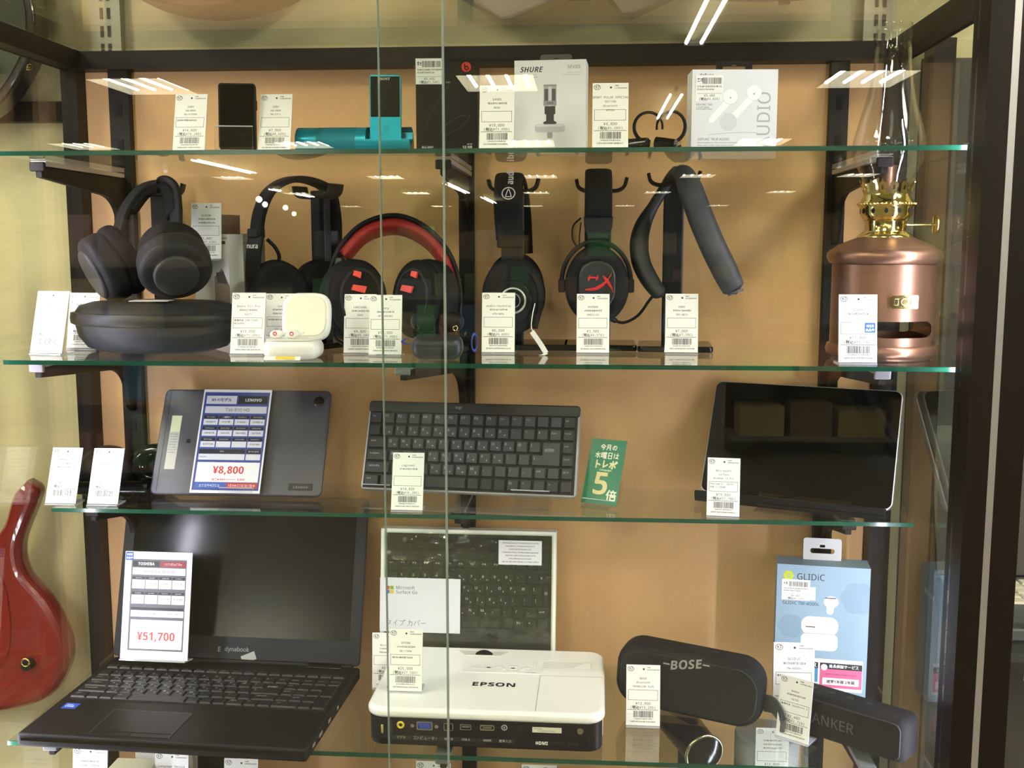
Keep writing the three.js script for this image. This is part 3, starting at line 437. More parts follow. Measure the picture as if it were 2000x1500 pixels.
{ // left headphones
  const t = thing('headphones', 'matte black over-ear headphones resting on the oval case', 'headphones', [-0.43, S2 + 0.069, 0.18]);
  const L = [-0.062, 0.042, 0.028], Rr = [0.043, 0.046, 0.055];
  part('headband', ribbon([[-0.05, 0.05, 0.03], [-0.047, 0.09, 0.02], [-0.04, 0.128, 0.0], [-0.024, 0.153, -0.022], [-0.006, 0.158, -0.03], [0.012, 0.15, -0.022], [0.026, 0.124, 0.0], [0.034, 0.092, 0.022], [0.04, 0.06, 0.045]], [0.75, 0, 0.66], (s) => 0.03 - 0.01 * Math.abs(s - 0.5) * 2, 0.008, 60), M.charcoal, t);
  part('headband_pad', ribbon([[-0.037, 0.118, 0.0], [-0.022, 0.144, -0.02], [-0.006, 0.149, -0.028], [0.01, 0.141, -0.02], [0.023, 0.114, 0.0]], [0.75, 0, 0.66], 0.026, 0.012, 30), M.pad, t);
  for (const [c, d, n] of [[L, [-0.62, -0.42, 0.55], 0], [Rr, [0.36, -0.68, 0.62], 1]]) {
    const cup = part('ear_cup', aim(cupGeo(n ? 0.047 : 0.041, n ? 0.05 : 0.048, 0.034, 0.010), d, c), M.charcoal, t);
    const v = V(...d).normalize(), o = (k) => [c[0] + v.x * k, c[1] + v.y * k, c[2] + v.z * k];
    part('cushion', aim(cupGeo(0.043, 0.05, 0.026, 0.011), d, o(-0.024)), M.pad, t);
    part('cap', aim(cupGeo(0.029, 0.035, 0.01, 0.004), d, o(0.017)), S(0x333234, 0.5), cup);
    if (n) { part('socket', aim(merge(new THREE.TorusGeometry(0.0028, 0.0008, 8, 20), cyl(0.0022, 0.0022, 0.002, 16).rotateX(Math.PI / 2)), [-0.75, 0.1, 0.6], [c[0] - 0.031, c[1] + 0.012, c[2] + 0.012]), M.blackGloss, cup); part('socket', aim(rbox(0.003, 0.008, 0.002, 0.001), [-0.75, 0.1, 0.6], [c[0] - 0.033, c[1] - 0.004, c[2] + 0.006]), M.blackGloss, cup); }
  }
}
{ // small boxes behind
  const t = thing('small_box', 'small white printed box behind the left headphones', 'box', [-0.3525, S2, 0.115], -0.5); part('carton', box(0.03, 0.157, 0.035, 0, 0.0785, 0), faced(printed(canvasTexture(96, 500, (g, w, h) => { g.fillStyle = '#ecebea'; g.fillRect(0, 0, w, h); smudge(g, 8, 18, 78, 9, '#555', 1); g.fillStyle = '#3c3434'; g.fillRect(6, 30, 70, 14); g.fillStyle = '#8a7768'; g.beginPath(); g.moveTo(0, 190); g.lineTo(50, 150); g.lineTo(96, 230); g.lineTo(96, 330); g.lineTo(0, 300); g.fill(); g.fillStyle = '#4a4038'; g.beginPath(); g.moveTo(10, 170); g.lineTo(60, 165); g.lineTo(80, 220); g.lineTo(20, 215); g.fill(); })), M.white), t);
  const u = thing('small_box', 'small grey-brown box beside the small white one behind the headphones', 'box', [-0.325, S2, 0.1], -0.15); part('carton', rbox(0.024, 0.158, 0.03, 0.002, 0, 0.079, 0), S(0x7c7268, 0.6), u); part('print', new THREE.PlaneGeometry(0.02, 0.05).translate(0, 0.125, 0.0152), printed(canvasTexture(80, 200, (g, w, h) => { g.fillStyle = '#7d7369'; g.fillRect(0, 0, w, h); for (let k = 0; k < 5; k++) smudge(g, 8, 20 + k * 32, 60, 10, '#54483f', k); })), u);
  const b = thing('small_box', 'white carton with brown side lying behind the price tag at left', 'box', [-0.382, S2, 0.085], -0.5); part('carton', box(0.042, 0.185, 0.05, 0, 0.0925, 0), [S(0x8a7360, 0.6), M.white, S(0x8a7360, 0.6), M.white, M.white, M.white], b); 
}
{ // slim hinged headphones
  const t = thing('headphones', 'slim black headphones with white lettering on the band, hung on a stand', 'headphones', [-0.25, S2, 0.13]);
  part('headband', ribbon([[-0.049, 0.155, 0.035], [-0.044, 0.185, 0.034], [-0.032, 0.214, 0.026], [-0.012, 0.231, 0.0], [0.012, 0.231, -0.022], [0.034, 0.218, -0.035], [0.041, 0.185, -0.04], [0.041, 0.13, -0.04]], [0.8, 0, 0.6], 0.025, 0.009, 60), M.blackSoft, t);
  part('arm', ribbon([[-0.049, 0.158, 0.0355], [-0.053, 0.13, 0.037], [-0.055, 0.10, 0.037], [-0.055, 0.06, 0.035]], [0.9, 0, 0.4], 0.026, 0.005, 24), M.black, t);
  part('arm', ribbon([[0.041, 0.14, -0.036], [0.041, 0.09, -0.036], [0.04, 0.06, -0.034]], [0.9, 0, 0.4], 0.026, 0.005, 24), M.black, t);
  part('slider', rbox(0.022, 0.012, 0.012, 0.002, -0.049, 0.158, 0.036), M.charcoal, t);
  part('wordmark', ry(letters('nura', 0.0068, 0.0004, 'regular'), -0.42).translate(-0.053, 0.14, 0.0412), M.white, t, 'white lettering');
  part('cable_loop', vtube([[-0.036, 0.15, 0.03], [-0.026, 0.138, 0.025], [-0.022, 0.125, 0.022], [-0.028, 0.11, 0.022], [-0.034, 0.095, 0.024], [-0.035, 0.08, 0.026]], 0.0026, 30, 8), M.black, t);
  for (const [x, y, z] of [[-0.03, 0.075, 0.015], [0.02, 0.075, -0.03]]) { const c = part('ear_cup', aim(cupGeo(0.041, 0.047, 0.026, 0.009), [0.5, 0.1, 0.85], [x, y, z]), M.blackSoft, t); part('cushion', aim(cupGeo(0.039, 0.045, 0.02, 0.009), [0.5, 0.1, 0.85], [x + 0.011, y, z + 0.018]), M.pad, c); }
}
{ // gaming headset with red lining
  const t = thing('gaming_headset', 'black gaming headset with red headband lining and red cup accents', 'headset', [-0.111, S2, 0.165]);
  const arch = (k) => [[-0.083, 0.055, 0.0], [-0.089, 0.09, -0.004], [-0.076, 0.132, -0.012], [-0.044, 0.165, -0.022], [0.0, 0.1755, -0.03], [0.042, 0.158, -0.03], [0.073, 0.122, -0.025], [0.087, 0.075, -0.018], [0.087, 0.04, -0.012]].map(([x, y, z]) => [x * k, 0.05 + (y - 0.05) * k, z]);
  part('headband', ribbon(arch(1), [0.2, 0.5, 1], 0.036, 0.007, 64), M.black, t);
  part('lining', ribbon(arch(0.93).slice(2, 8), [0.2, 0.5, 1], 0.033, 0.014, 40), S(0xa01717, 0.6), t, 'red padded lining');
  part('slider', rbox(0.012, 0.014, 0.02, 0.002, -0.076, 0.118, -0.004), M.gunmetal, t); part('slider', rbox(0.012, 0.014, 0.02, 0.002, 0.083, 0.09, -0.016), M.gunmetal, t);
  for (const [x, s] of [[-0.056, 1], [0.05, -1]]) {
    const d = [s * 0.55, 0.12, 0.82], c = part('ear_cup', aim(cupGeo(0.043, 0.055, 0.036, 0.010), d, [x, 0.068, 0.012]), M.blackSoft, t);
    part('cushion', aim(cupGeo(0.04, 0.052, 0.02, 0.009), d, [x + s * 0.014, 0.071, 0.034]), M.pad, t);
    const tri = (w, h) => slab(poly([[-w, -h * 0.3], [w * 0.7, -h], [w, h * 0.6], [-w * 0.7, h]]), 0.003);
    const f = V(...d).normalize().multiplyScalar(0.038); part('accent', aim(tri(0.011, 0.0055), d, [x + f.x - 0.004, 0.08 + f.y, 0.012 + f.z]), M.redOrange, c); part('accent', aim(tri(0.006, 0.005), d, [x + f.x - 0.006 * s, 0.099 + f.y, 0.012 + f.z]), M.redOrange, c);
    part('vent_frame', aim(new THREE.TorusGeometry(0.033, 0.003, 8, 36).scale(0.85, 1.15, 1), d, [x + s * 0.019, 0.072, 0.041]), M.charcoal, c);
  }
  part('microphone', vtube([[-0.075, 0.045, 0.03], [-0.07, 0.02, 0.05], [-0.04, 0.008, 0.06], [0, 0.006, 0.062]], (s) => 0.0022 + (s > 0.85 ? 0.002 : 0), 30, 8), M.black, t);
}
{ // open white earbud case
  const t = thing('earbud_case', 'open white earbud charging case with raised square lid', 'earbud case', [-0.214, S2, 0.283], 0.05);
  const squircle = (a, b) => new THREE.Shape(superell(a, b, 3.6, 40).map(([x, y]) => new THREE.Vector2(x, y)));
  part('base_shell', mv(slab(squircle(0.036, 0.03), 0.024, 0.010, 6).rotateX(Math.PI / 2), -0.004, 0.0125, 0.002), M.whiteGloss, t);
  const lid = part('lid', rx(slab(squircle(0.0315, 0.0315), 0.016, 0.007, 5), -0.28).translate(0.007, 0.05, -0.03), M.whiteGloss, t);
  part('lid_recess', rx(slab(squircle(0.0265, 0.026), 0.003, 0.001, 2), -0.28).translate(0.007, 0.052, -0.0218), S(0xe9e6d2, 0.35), lid);
  part('lip', mv(slab(squircle(0.032, 0.026), 0.002, 0.0005, 1).rotateX(Math.PI / 2), -0.004, 0.0248, 0.002), S(0xeceae4, 0.3), t);
  part('sale_sticker', rx(box(0.024, 0.006, 0.0006), -0.7).translate(-0.008, 0.0045, 0.0305), S(0xe8c52a, 0.6), t, 'yellow sticker');
  part('paper_band', rx(box(0.045, 0.005, 0.0006), -0.5).translate(-0.012, 0.003, 0.031), M.paper, t);
  for (const [x, k] of [[-0.022, 0], [-0.001, 1]]) {
    const b = thing('earbud', k ? 'white earbud with red logo, right one in the open case' : 'white earbud with red logo, left one in the open case', 'earbud', [-0.214 + x, S2 + 0.0262, 0.295], 0.05, 'earbuds in the open white case');
    part('shell', new THREE.SphereGeometry(0.0088, 24, 16).scale(1, 0.62, 0.7).rotateZ(0.1).translate(0, 0.0052, 0), M.whiteGloss, b);
    part('logo', mv(new THREE.TorusGeometry(0.0021, 0.0006, 8, 20), -0.001, 0.0062, 0.0058), M.red, b); 
    part('wing', rz(slab(ellipseShape(0.005, 0.002), 0.003, 0.001, 2, 10), 0.3).translate(0.009, 0.0062, 0), M.whiteGloss, b);
  }
}
{ // black earbud case
  const t = thing('earbud_case', 'black earbud case with two domed earbuds on clear sleeve, by the door edge', 'earbud case', [-0.035, S2, 0.288], 0.05);
  part('base_shell', rbox(0.064, 0.032, 0.034, 0.014, 0, 0.0165, 0, 6), S(0x26262b, 0.35), t); part('clear_tray', rbox(0.07, 0.004, 0.04, 0.001, 0, 0.0322, 0), M.acrylic, t);
  for (const s of [-1, 1]) { const q = thing('earbud', s < 0 ? 'black domed earbud, left one on the black case' : 'black domed earbud with gold ring, right one on the black case', 'earbud', [-0.035 + s * 0.018, S2 + 0.0344, 0.288]); part('dome', new THREE.SphereGeometry(0.0155, 28, 20).scale(1, 0.85, 0.9).translate(0, 0.0131, 0), M.black, q); if (s > 0) part('ring', aim(new THREE.TorusGeometry(0.0028, 0.0008, 8, 20), [0.3, 0, 1], [0.006, 0.006, 0.0135]), M.gold, q); else part('tip', aim(new THREE.TorusGeometry(0.003, 0.0008, 8, 20), [-0.4, 0, 1], [-0.006, 0.006, 0.013]), S(0x3a3325, 0.3, 0.7), q); }
  part('security_loop', mv(new THREE.TorusGeometry(0.007, 0.0012, 8, 24).scale(0.6, 1.5, 1).rotateY(0.7), 0.046, 0.022, 0.004), M.blue, t, 'blue loop'); part('security_loop', mv(new THREE.TorusGeometry(0.006, 0.0012, 8, 24, 3.2).scale(0.6, 1.4, 1).rotateZ(1.6), -0.034, 0.024, 0.012), M.blue, t, 'blue loop');
}
{ // studio headphones with white ring
  const t = thing('headphones', 'black studio headphones with white ring on the cup, hung side-on', 'headphones', [0.05, S2, 0.108]);
  part('headband', ribbon([[-0.004, 0.15, 0.052], [-0.007, 0.19, 0.05], [-0.008, 0.222, 0.032], [-0.008, 0.2355, 0.0], [-0.004, 0.225, -0.035], [0.0, 0.19, -0.055], [0.003, 0.13, -0.06]], [1, 0, 0.12], 0.0375, 0.012, 60), M.blackSoft, t);
  part('band_end', rbox(0.034, 0.034, 0.014, 0.003, -0.004, 0.155, 0.05), M.black, t); part('slider', rbox(0.029, 0.05, 0.009, 0.002, -0.001, 0.12, 0.049), M.black, t);
  const yoke = part('yoke', ribbon([[-0.006, 0.112, 0.05], [0.02, 0.108, 0.053], [0.034, 0.088, 0.055], [0.037, 0.06, 0.055], [0.03, 0.03, 0.056]], [0, 0.2, 1], 0.012, 0.007, 30), M.black, t);
  part('ear_cup', mv(cupGeo(0.042, 0.052, 0.028, 0.01), 0.0, 0.074, 0.045), M.blackSoft, t); part('cup_plate', mv(cupGeo(0.027, 0.03, 0.008, 0.003), 0.0, 0.066, 0.061), M.black, t);
  part('cushion', mv(cupGeo(0.043, 0.053, 0.02, 0.009), 0.0, 0.074, 0.026), M.pad, t); part('ear_cup', mv(cupGeo(0.042, 0.052, 0.028, 0.01), -0.004, 0.08, -0.055), M.blackSoft, t);
  part('ring', mv(new THREE.TorusGeometry(0.0165, 0.0014, 10, 48), 0.001, 0.068, 0.0655), S(0xd9d9d6, 0.3, 0.6), t, 'white ring'); part('ring', mv(new THREE.TorusGeometry(0.0095, 0.0007, 8, 36), 0.001, 0.068, 0.0655), M.grey, t);
  part('emblem', mv(slab(hole(poly([[-0.004, -0.003], [0.004, -0.003], [0, 0.005]]), 0.0001, 0.0001, 0), 0.0006), 0.001, 0.068, 0.0655), M.silver, t);
  part('emblem', mv(merge(new THREE.TorusGeometry(0.0085, 0.0008, 8, 32), vtube([[-0.004, -0.005, 0], [0, 0.006, 0], [0.004, -0.005, 0]], 0.0007, 20, 6), vtube([[-0.004, -0.005, 0], [0.004, -0.005, 0]], 0.0007, 6, 6)), 0, 0, 0).rotateX(-0.42).translate(-0.006, 0.2105, 0.0505), M.white, t, 'white emblem on the headband');
  part('wordmark', rz(letters('audi', 0.0092, 0.0006), Math.PI / 2).rotateX(-0.7).translate(-0.005, 0.2325, 0.0345), M.white, t, 'white lettering');
  const s = thing('string_label', 'thin white paper label hanging from the studio headphones', 'label', [0.09, S2, 0.21]);
  part('string', vtube([[-0.008, 0.066, -0.008], [-0.011, 0.05, 0.0], [-0.012, 0.034, 0.002], [-0.008, 0.028, 0.004]], 0.0006, 20, 6), M.white, s); part('paper_slip', ribbon([[-0.0115, 0.03, 0.003], [0.0, 0.014, 0.006], [0.0075, 0.002, 0.008]], [0.8, 0.3, 0.5], 0.008, 0.0005, 16), M.paper, s); part('slip_foot', ribbon([[0.0075, 0.002, 0.008], [0.004, 0.0008, 0.016], [0.0, 0.0008, 0.02]], [0.9, 0, 0.3], 0.006, 0.0005, 10), M.paper, s);
}
{ // headset with red logo
  const t = thing('gaming_headset', 'black gaming headset with bold red logo on the round cup', 'headset', [0.163, S2, 0.113]);
  part('headband', ribbon([[0.001, 0.178, 0.054], [0.001, 0.208, 0.048], [0.001, 0.232, 0.026], [0.001, 0.239, 0.0], [0.001, 0.226, -0.034], [0.001, 0.18, -0.058], [0.001, 0.12, -0.062]], [1, 0, 0], 0.0365, 0.013, 60), M.blackSoft, t);
  part('slider', mv(slab(poly([[-0.0195, 0.014], [0.0195, 0.014], [0.0185, 0.0], [0.013, -0.015], [-0.013, -0.015], [-0.0185, 0.0]]), 0.012, 0.002, 2), 0.001, 0.165, 0.052), M.charcoal, t);
  const a = []; for (let k = 0; k <= 16; k++) { const q = Math.PI * (-0.06 + 1.12 * k / 16); a.push([-0.001 + Math.cos(q) * 0.046, 0.094 + Math.sin(q) * 0.053, 0.046]); }
  part('yoke', ribbon(a, [0, 0, 1], 0.016, 0.006, 50), M.black, t);
  for (const s of [-1, 1]) part('pivot', rbox(0.009, 0.018, 0.012, 0.002, s * 0.046 - 0.001, 0.088, 0.05), M.black, t);
  part('ear_cup', mv(slab(ellipseShape(0.043, 0.052), 0.03, 0.01, 5, 36), 0, 0.088, 0.046), M.blackSoft, t); part('cup_plate', mv(slab(rrect(0.05, 0.066, 0.024), 0.008, 0.004, 4, 20), 0, 0.09, 0.062), S(0x1d1e1d, 0.32), t);
  part('cushion', mv(cupGeo(0.043, 0.052, 0.024, 0.01), 0, 0.088, 0.02), M.pad, t); part('ear_cup', mv(cupGeo(0.043, 0.052, 0.03, 0.01), 0, 0.09, -0.058), M.blackSoft, t);
  const st = (pts, w) => ribbon(pts.map(([x, y]) => [x, y, 0]), [0, 0, 1], 0.0012, (s) => w * (0.25 + 0.75 * Math.sin(Math.PI * Math.min(1, s * 1.1 + 0.05))), 20);
  part('logo', mv(merge(st([[-0.016, -0.010], [-0.004, -0.0085], [0.006, -0.002], [0.014, 0.009]], 0.004), st([[0.004, 0.007], [0.008, 0.002], [0.013, -0.006], [0.0165, -0.013]], 0.0035), st([[-0.0125, 0.001], [-0.0105, 0.008]], 0.0028), st([[-0.0035, 0.001], [-0.0015, 0.008]], 0.0028), st([[-0.013, 0.005], [0.0, 0.0045]], 0.0024)).scale(1.15, 1.1, 1), 0.003, 0.094, 0.0667), M.red, t, 'bold red logo');
  part('wire', vtube([[-0.022, 0.178, 0.04], [-0.032, 0.168, 0.042], [-0.033, 0.15, 0.044], [-0.026, 0.137, 0.046]], 0.0012, 24, 8), M.black, t); part('wire', vtube([[-0.022, 0.172, 0.04], [-0.024, 0.15, 0.044], [-0.023, 0.137, 0.046]], 0.0009, 16, 8), M.black, t);
  part('cable', vtube([[0.02, 0.043, 0.045], [0.035, 0.038, 0.042], [0.055, 0.046, 0.03], [0.072, 0.066, 0.01], [0.085, 0.08, -0.012]], (s) => s < 0.12 ? 0.0036 : 0.002, 40, 10), M.black, t);
}
{ // neckband speaker
  const t = thing('neckband_speaker', 'charcoal U-shaped neckband speaker hung on a stand', 'speaker', [0.266, S2, 0.15]);
  const rr = [0.001, 0.0145, 0.0165, 0.0165, 0.0165, 0.016, 0.013, 0.0085], at = (arr) => (s) => { const x = s * (arr.length - 1), i = Math.min(arr.length - 2, Math.floor(x)); return arr[i] + (arr[i + 1] - arr[i]) * (x - i); };
  part('speaker_arm', sweep([[0.077, 0.079, 0.05], [0.073, 0.086, 0.049], [0.062, 0.108, 0.047], [0.046, 0.14, 0.044], [0.031, 0.175, 0.038], [0.017, 0.214, 0.026], [0.009, 0.234, 0.012], [0.002, 0.238, -0.006]], (s) => superell(at(rr)(s) * 0.9, at(rr)(s), 2.4, 18), [0.3, 0, 1], 50), S(0x36383c, 0.55), t);
  const r2 = [0.0085, 0.007, 0.007, 0.0075, 0.011, 0.0125, 0.0125, 0.012, 0.010, 0.001];
  part('neck_strap', sweep([[0.002, 0.238, -0.006], [-0.005, 0.232, -0.022], [-0.013, 0.218, -0.03], [-0.028, 0.193, -0.032], [-0.041, 0.168, -0.028], [-0.046, 0.145, -0.02], [-0.043, 0.118, -0.012], [-0.031, 0.094, -0.004], [-0.018, 0.077, 0.0], [-0.014, 0.073, 0.0]], (s) => superell(at(r2)(s), at(r2)(s), 2.4, 18), [0.3, 0, 1], 60), S(0x26272a, 0.5), t);
  part('end_grille', aim(cyl(0.0105, 0.0105, 0.003, 24).rotateX(Math.PI / 2), [0.35, -0.9, 0.1], [0.0757, 0.0815, 0.0495]), S(0x4c4f55, 0.5), t);
}
{ // copper lantern
  const t = thing('oil_lantern', 'copper oil lantern with brass burner and clear glass chimney', 'lantern', [0.5215, S2, 0.223]);
  const ev = new Evaluator(); ev.attributes = ['position', 'normal', 'uv']; ev.useGroups = false;
  const tube = new Brush(lathe([[0.0605, 0.018], [0.0605, 0.118], [0.0625, 0.118], [0.0625, 0.018], [0.0605, 0.018]], 96)); tube.updateMatrixWorld();
  const cut = new Brush(slab(rrect(0.076, 0.02, 0.0095), 0.3).translate(0.012, 0.0395, 0)); cut.updateMatrixWorld();
  part('drum', ev.evaluate(tube, cut, SUBTRACTION).geometry, M.copper, t, 'brushed copper drum with a slot');
  part('base_ring', lathe([[0, 0.0], [0.058, 0.0], [0.06, 0.002], [0.06, 0.004], [0.0655, 0.006], [0.0675, 0.0115], [0.0655, 0.018], [0.06, 0.0195], [0, 0.0195]], 96), M.copper, t);
  part('top_ring', lathe([[0.06, 0.118], [0.066, 0.1195], [0.0695, 0.126], [0.069, 0.132], [0.0645, 0.1365], [0.058, 0.138]], 96), M.copper, t);
  part('shoulder', lathe([[0.063, 0.1365], [0.056, 0.142], [0.044, 0.147], [0.031, 0.152]], 96), M.copper, t);
  part('inner_tank', lathe([[0, 0.055], [0.05, 0.055], [0.05, 0.1], [0, 0.1]], 40), S(0x3a2a20, 0.5, 0.5), t);
  part('burner_foot', lathe([[0.033, 0.15], [0.0335, 0.153], [0.028, 0.157], [0.0245, 0.159], [0.0245, 0.171], [0.026, 0.172]], 72), M.gold, t);
  part('burner_cup', lathe([[0.024, 0.171], [0.027, 0.173], [0.0305, 0.179], [0.031, 0.188], [0.0335, 0.19], [0.0345, 0.192], [0.031, 0.196], [0.028, 0.202], [0.0275, 0.206]], 72), M.gold, t);
  for (let k = 0; k < 44; k++) { const a = k / 44 * Math.PI * 2; part('bead', new THREE.SphereGeometry(0.0016, 8, 6).translate(Math.cos(a) * 0.0345, 0.1922, Math.sin(a) * 0.0345), M.gold, t); }
  for (let k = 0; k < 14; k++) { const a = k / 14 * Math.PI * 2; const g = slab(hole(smooth([[-0.0062, 0], [-0.0035, 0.004], [-0.0048, 0.0085], [-0.0046, 0.0125], [-0.0015, 0.0145], [0, 0.0185], [0.0015, 0.0145], [0.0046, 0.0125], [0.0048, 0.0085], [0.0035, 0.004], [0.0062, 0]], 44), 0.0028, 0.006, 0.0014, 0, 0.0075), 0.0009); part('gallery_prong', ry(rx(g, 0.32).translate(0, 0.2045, 0.0275), a), M.gold, t); }
  for (let k = 0; k < 12; k++) { const a = (k + 0.5) / 12 * Math.PI * 2; part('air_hole', ry(slab(ellipseShape(0.0022, 0.0032), 0.0006).translate(0, 0.1835, 0.0312), a), M.slot, t); }
  part('wick_tube', lathe([[0.0105, 0.2], [0.0105, 0.238], [0.0112, 0.239], [0.0098, 0.2395], [0, 0.2395]], 48), M.copper, t);
  const kn = part('wick_stem', rz(cyl(0.0016, 0.0016, 0.034, 12), Math.PI / 2).translate(0.041, 0.1665, 0.006), M.gold, t); part('wick_knob', rz(lathe([[0, -0.002], [0.011, -0.002], [0.0122, 0], [0.011, 0.002], [0.004, 0.0035], [0, 0.0035]], 32), -Math.PI / 2).translate(0.059, 0.1665, 0.006), M.gold, kn);
  part('chimney', lathe([[0.0262, 0.206], [0.027, 0.212], [0.033, 0.228], [0.041, 0.246], [0.0438, 0.2585], [0.0425, 0.272], [0.037, 0.292], [0.0305, 0.315], [0.0255, 0.338], [0.0222, 0.36], [0.0212, 0.385], [0.0212, 0.405], [0.0216, 0.409], [0.0206, 0.409], [0.0201, 0.405], [0.0201, 0.385], [0.0211, 0.36], [0.0244, 0.338], [0.0294, 0.315], [0.0359, 0.292], [0.0414, 0.272], [0.0427, 0.2585], [0.0399, 0.246], [0.0319, 0.228], [0.0259, 0.212], [0.0251, 0.206]], 80), P({ color: 0xffffff, roughness: 0, transmission: 1, thickness: 0, ior: 1.5 }), t, 'clear glass chimney');
  const pl = part('name_plate', aim(slab(rrect(0.034, 0.0165, 0.002), 0.0012, 0.0003, 1), [0.12, 0, 1], [0.009, 0.0735, 0.0624]), M.gold, t, 'small brass plate');
  part('relief', aim(merge(new THREE.TorusGeometry(0.004, 0.0006, 6, 20), box(0.026, 0.0008, 0.0008, 0, 0.0055, 0), box(0.026, 0.0008, 0.0008, 0, -0.0055, 0), rbox(0.005, 0.008, 0.001, 0.0004, -0.01, 0, 0), rbox(0.005, 0.008, 0.001, 0.0004, 0.01, 0, 0)), [0.12, 0, 1], [0.009, 0.0735, 0.0634]), M.gold, pl);
}

// ================================================================ THIRD SHELF
{ // glossy black folded headset behind the tags
  const t = thing('folded_headset', 'glossy black curved headset folded flat behind two price tags', 'headset', [-0.545, S3, 0.078], 0.1);
  part('shell', new THREE.SphereGeometry(0.05, 36, 24).scale(0.95, 0.9, 0.72).translate(-0.02, 0.02, -0.01), M.black, t);
  part('shell_base', rbox(0.12, 0.02, 0.08, 0.008, -0.005, 0.0101, 0.0), M.blackGloss, t);
  part('cup', aim(new THREE.TorusGeometry(0.024, 0.013, 16, 40).scale(1.15, 0.9, 1), [-0.15, 0.2, 1], [0.055, 0.036, 0.0]), M.blackGloss, t);
  part('cup_inner', aim(cupGeo(0.022, 0.018, 0.01, 0.003), [-0.15, 0.2, 1], [0.055, 0.034, -0.004]), S(0x1c1b15, 0.25), t);
}
{ // tablet with price sign
  const t = thing('tablet', 'grey tablet shown from the back with a round camera', 'tablet', [-0.3545, S3 + 0.004, 0.125], 0.0, null, 0.5);
  part('body', slab(rrect(0.253, 0.163, 0.009), 0.0085, 0.003, 4).translate(0, 0.0815, 0), M.gunmetal, t);
  part('camera', mv(merge(rx(lathe([[0, 0.0015], [0.0055, 0.0015], [0.0075, 0.001], [0.008, 0]], 32), Math.PI / 2)), 0.1095, 0.145, 0.0043), M.blackGloss, t);
  part('antenna_strip', box(0.0006, 0.155, 0.0003, -0.1165, 0.0815, 0.0043), M.charcoal, t);
  part('maker_badge', box(0.035, 0.0105, 0.0008, 0.0955, 0.0135, 0.0043), faced(printed(canvasTexture(220, 66, (g, w, h) => { g.fillStyle = '#2b292b'; g.fillRect(0, 0, w, h); write(g, 'Lenovo', w / 2, h / 2, 40, '#77757a', 0, 'bold'); }), 0.3), M.charcoal), t);
  part('serial_label', box(0.0155, 0.083, 0.0004, -0.102, 0.079, 0.0044), faced(printed(canvasTexture(70, 370, (g, w, h) => { g.fillStyle = '#b9b8b0'; g.fillRect(0, 0, w, h); g.fillStyle = '#d6dcb8'; g.fillRect(4, 4, w - 8, 110); for (let k = 0; k < 8; k++) smudge(g, 8, 130 + k * 18, 50, 9, '#6c6a70', k); })), M.grey), t);
  part('mark', box(0.006, 0.006, 0.0004, -0.0795, 0.081, 0.0044), M.charcoal, t);
  easel('clear easel under the grey tablet', [-0.345, S3, 0.135], 0.05, 0, 0.5, 0.02, 0.022);
  const s = thing('price_sign', 'price sign with blue border and red price on the grey tablet', 'sign', [-0.3655, S3 + 0.011, 0.1385], 0.0, null, 0.5);
  part('card', box(0.1025, 0.1585, 0.0012, 0, 0.0793, 0), faced(printed(canvasTexture(620, 960, (g, w, h) => {
    g.fillStyle = '#f0f0f4'; g.fillRect(0, 0, w, h); g.fillStyle = '#31458f'; g.fillRect(14, 26, w - 28, h - 50);
    g.fillStyle = '#d9d8e6'; g.fillRect(34, 60, 276, 78); write(g, 'Wi-Fiモデル', 172, 99, 34, '#2b2b3a', 0, 'bold', 0.13); g.fillStyle = '#15151c'; g.fillRect(324, 60, 268, 78); write(g, 'LENOVO', 462, 99, 38, '#f0f0f0', 0, 'bold');
    g.fillStyle = '#d4d4e0'; g.fillRect(34, 160, 558, 66); write(g, 'Tab B10 HD', 330, 193, 42, '#5b5b68', 0);
    for (let r = 0; r < 3; r++) for (let c = 0; c < 4; c++) { const x = 34 + c * 141, y = 248 + r * 104; g.fillStyle = '#17171d'; g.fillRect(x, y, 130, 30); smudge(g, x + 24, y + 15, 76, 12, '#d0d0d6', r * 4 + c); g.fillStyle = '#dcdce6'; g.fillRect(x, y + 34, 130, 54); if (!(r === 2 && (c === 1 || c === 2))) smudge(g, x + 24, y + 60, 80, 16, '#33333c', r * 4 + c + 20); }
    write(g, 'CPU', 240, 263, 22, '#e8e8ee', 0, 'bold'); g.fillStyle = '#17171d'; g.fillRect(34, 562, 412, 40); g.fillRect(457, 562, 130, 40); smudge(g, 220, 582, 36, 14, '#d0d0d6', 44); smudge(g, 476, 582, 90, 14, '#d0d0d6', 45); g.fillStyle = '#dcdce6'; g.fillRect(34, 606, 412, 54); g.fillRect(457, 606, 130, 54); smudge(g, 44, 634, 60, 12, '#333', 46);
    g.fillStyle = '#f2f1f4'; g.fillRect(34, 682, 558, 180); write(g, '¥8,800', 318, 752, 92, '#cf2f33', 0, 'bold'); smudge(g, 180, 838, 120, 22, '#cf4a4a', 50); g.fillStyle = '#cf4a4a'; g.fillRect(300, 836, 90, 4); write(g, '8,800', 440, 838, 26, '#cf4a4a', 0, 'bold');
    g.fillStyle = '#3a58ad'; g.fillRect(34, 866, 280, 54); smudge(g, 76, 893, 170, 24, '#c9d0ea', 51); g.fillStyle = '#b9323a'; g.fillRect(316, 866, 276, 54); smudge(g, 336, 893, 236, 24, '#f2d8da', 52);
  }), 0.4), M.paper), s);
}
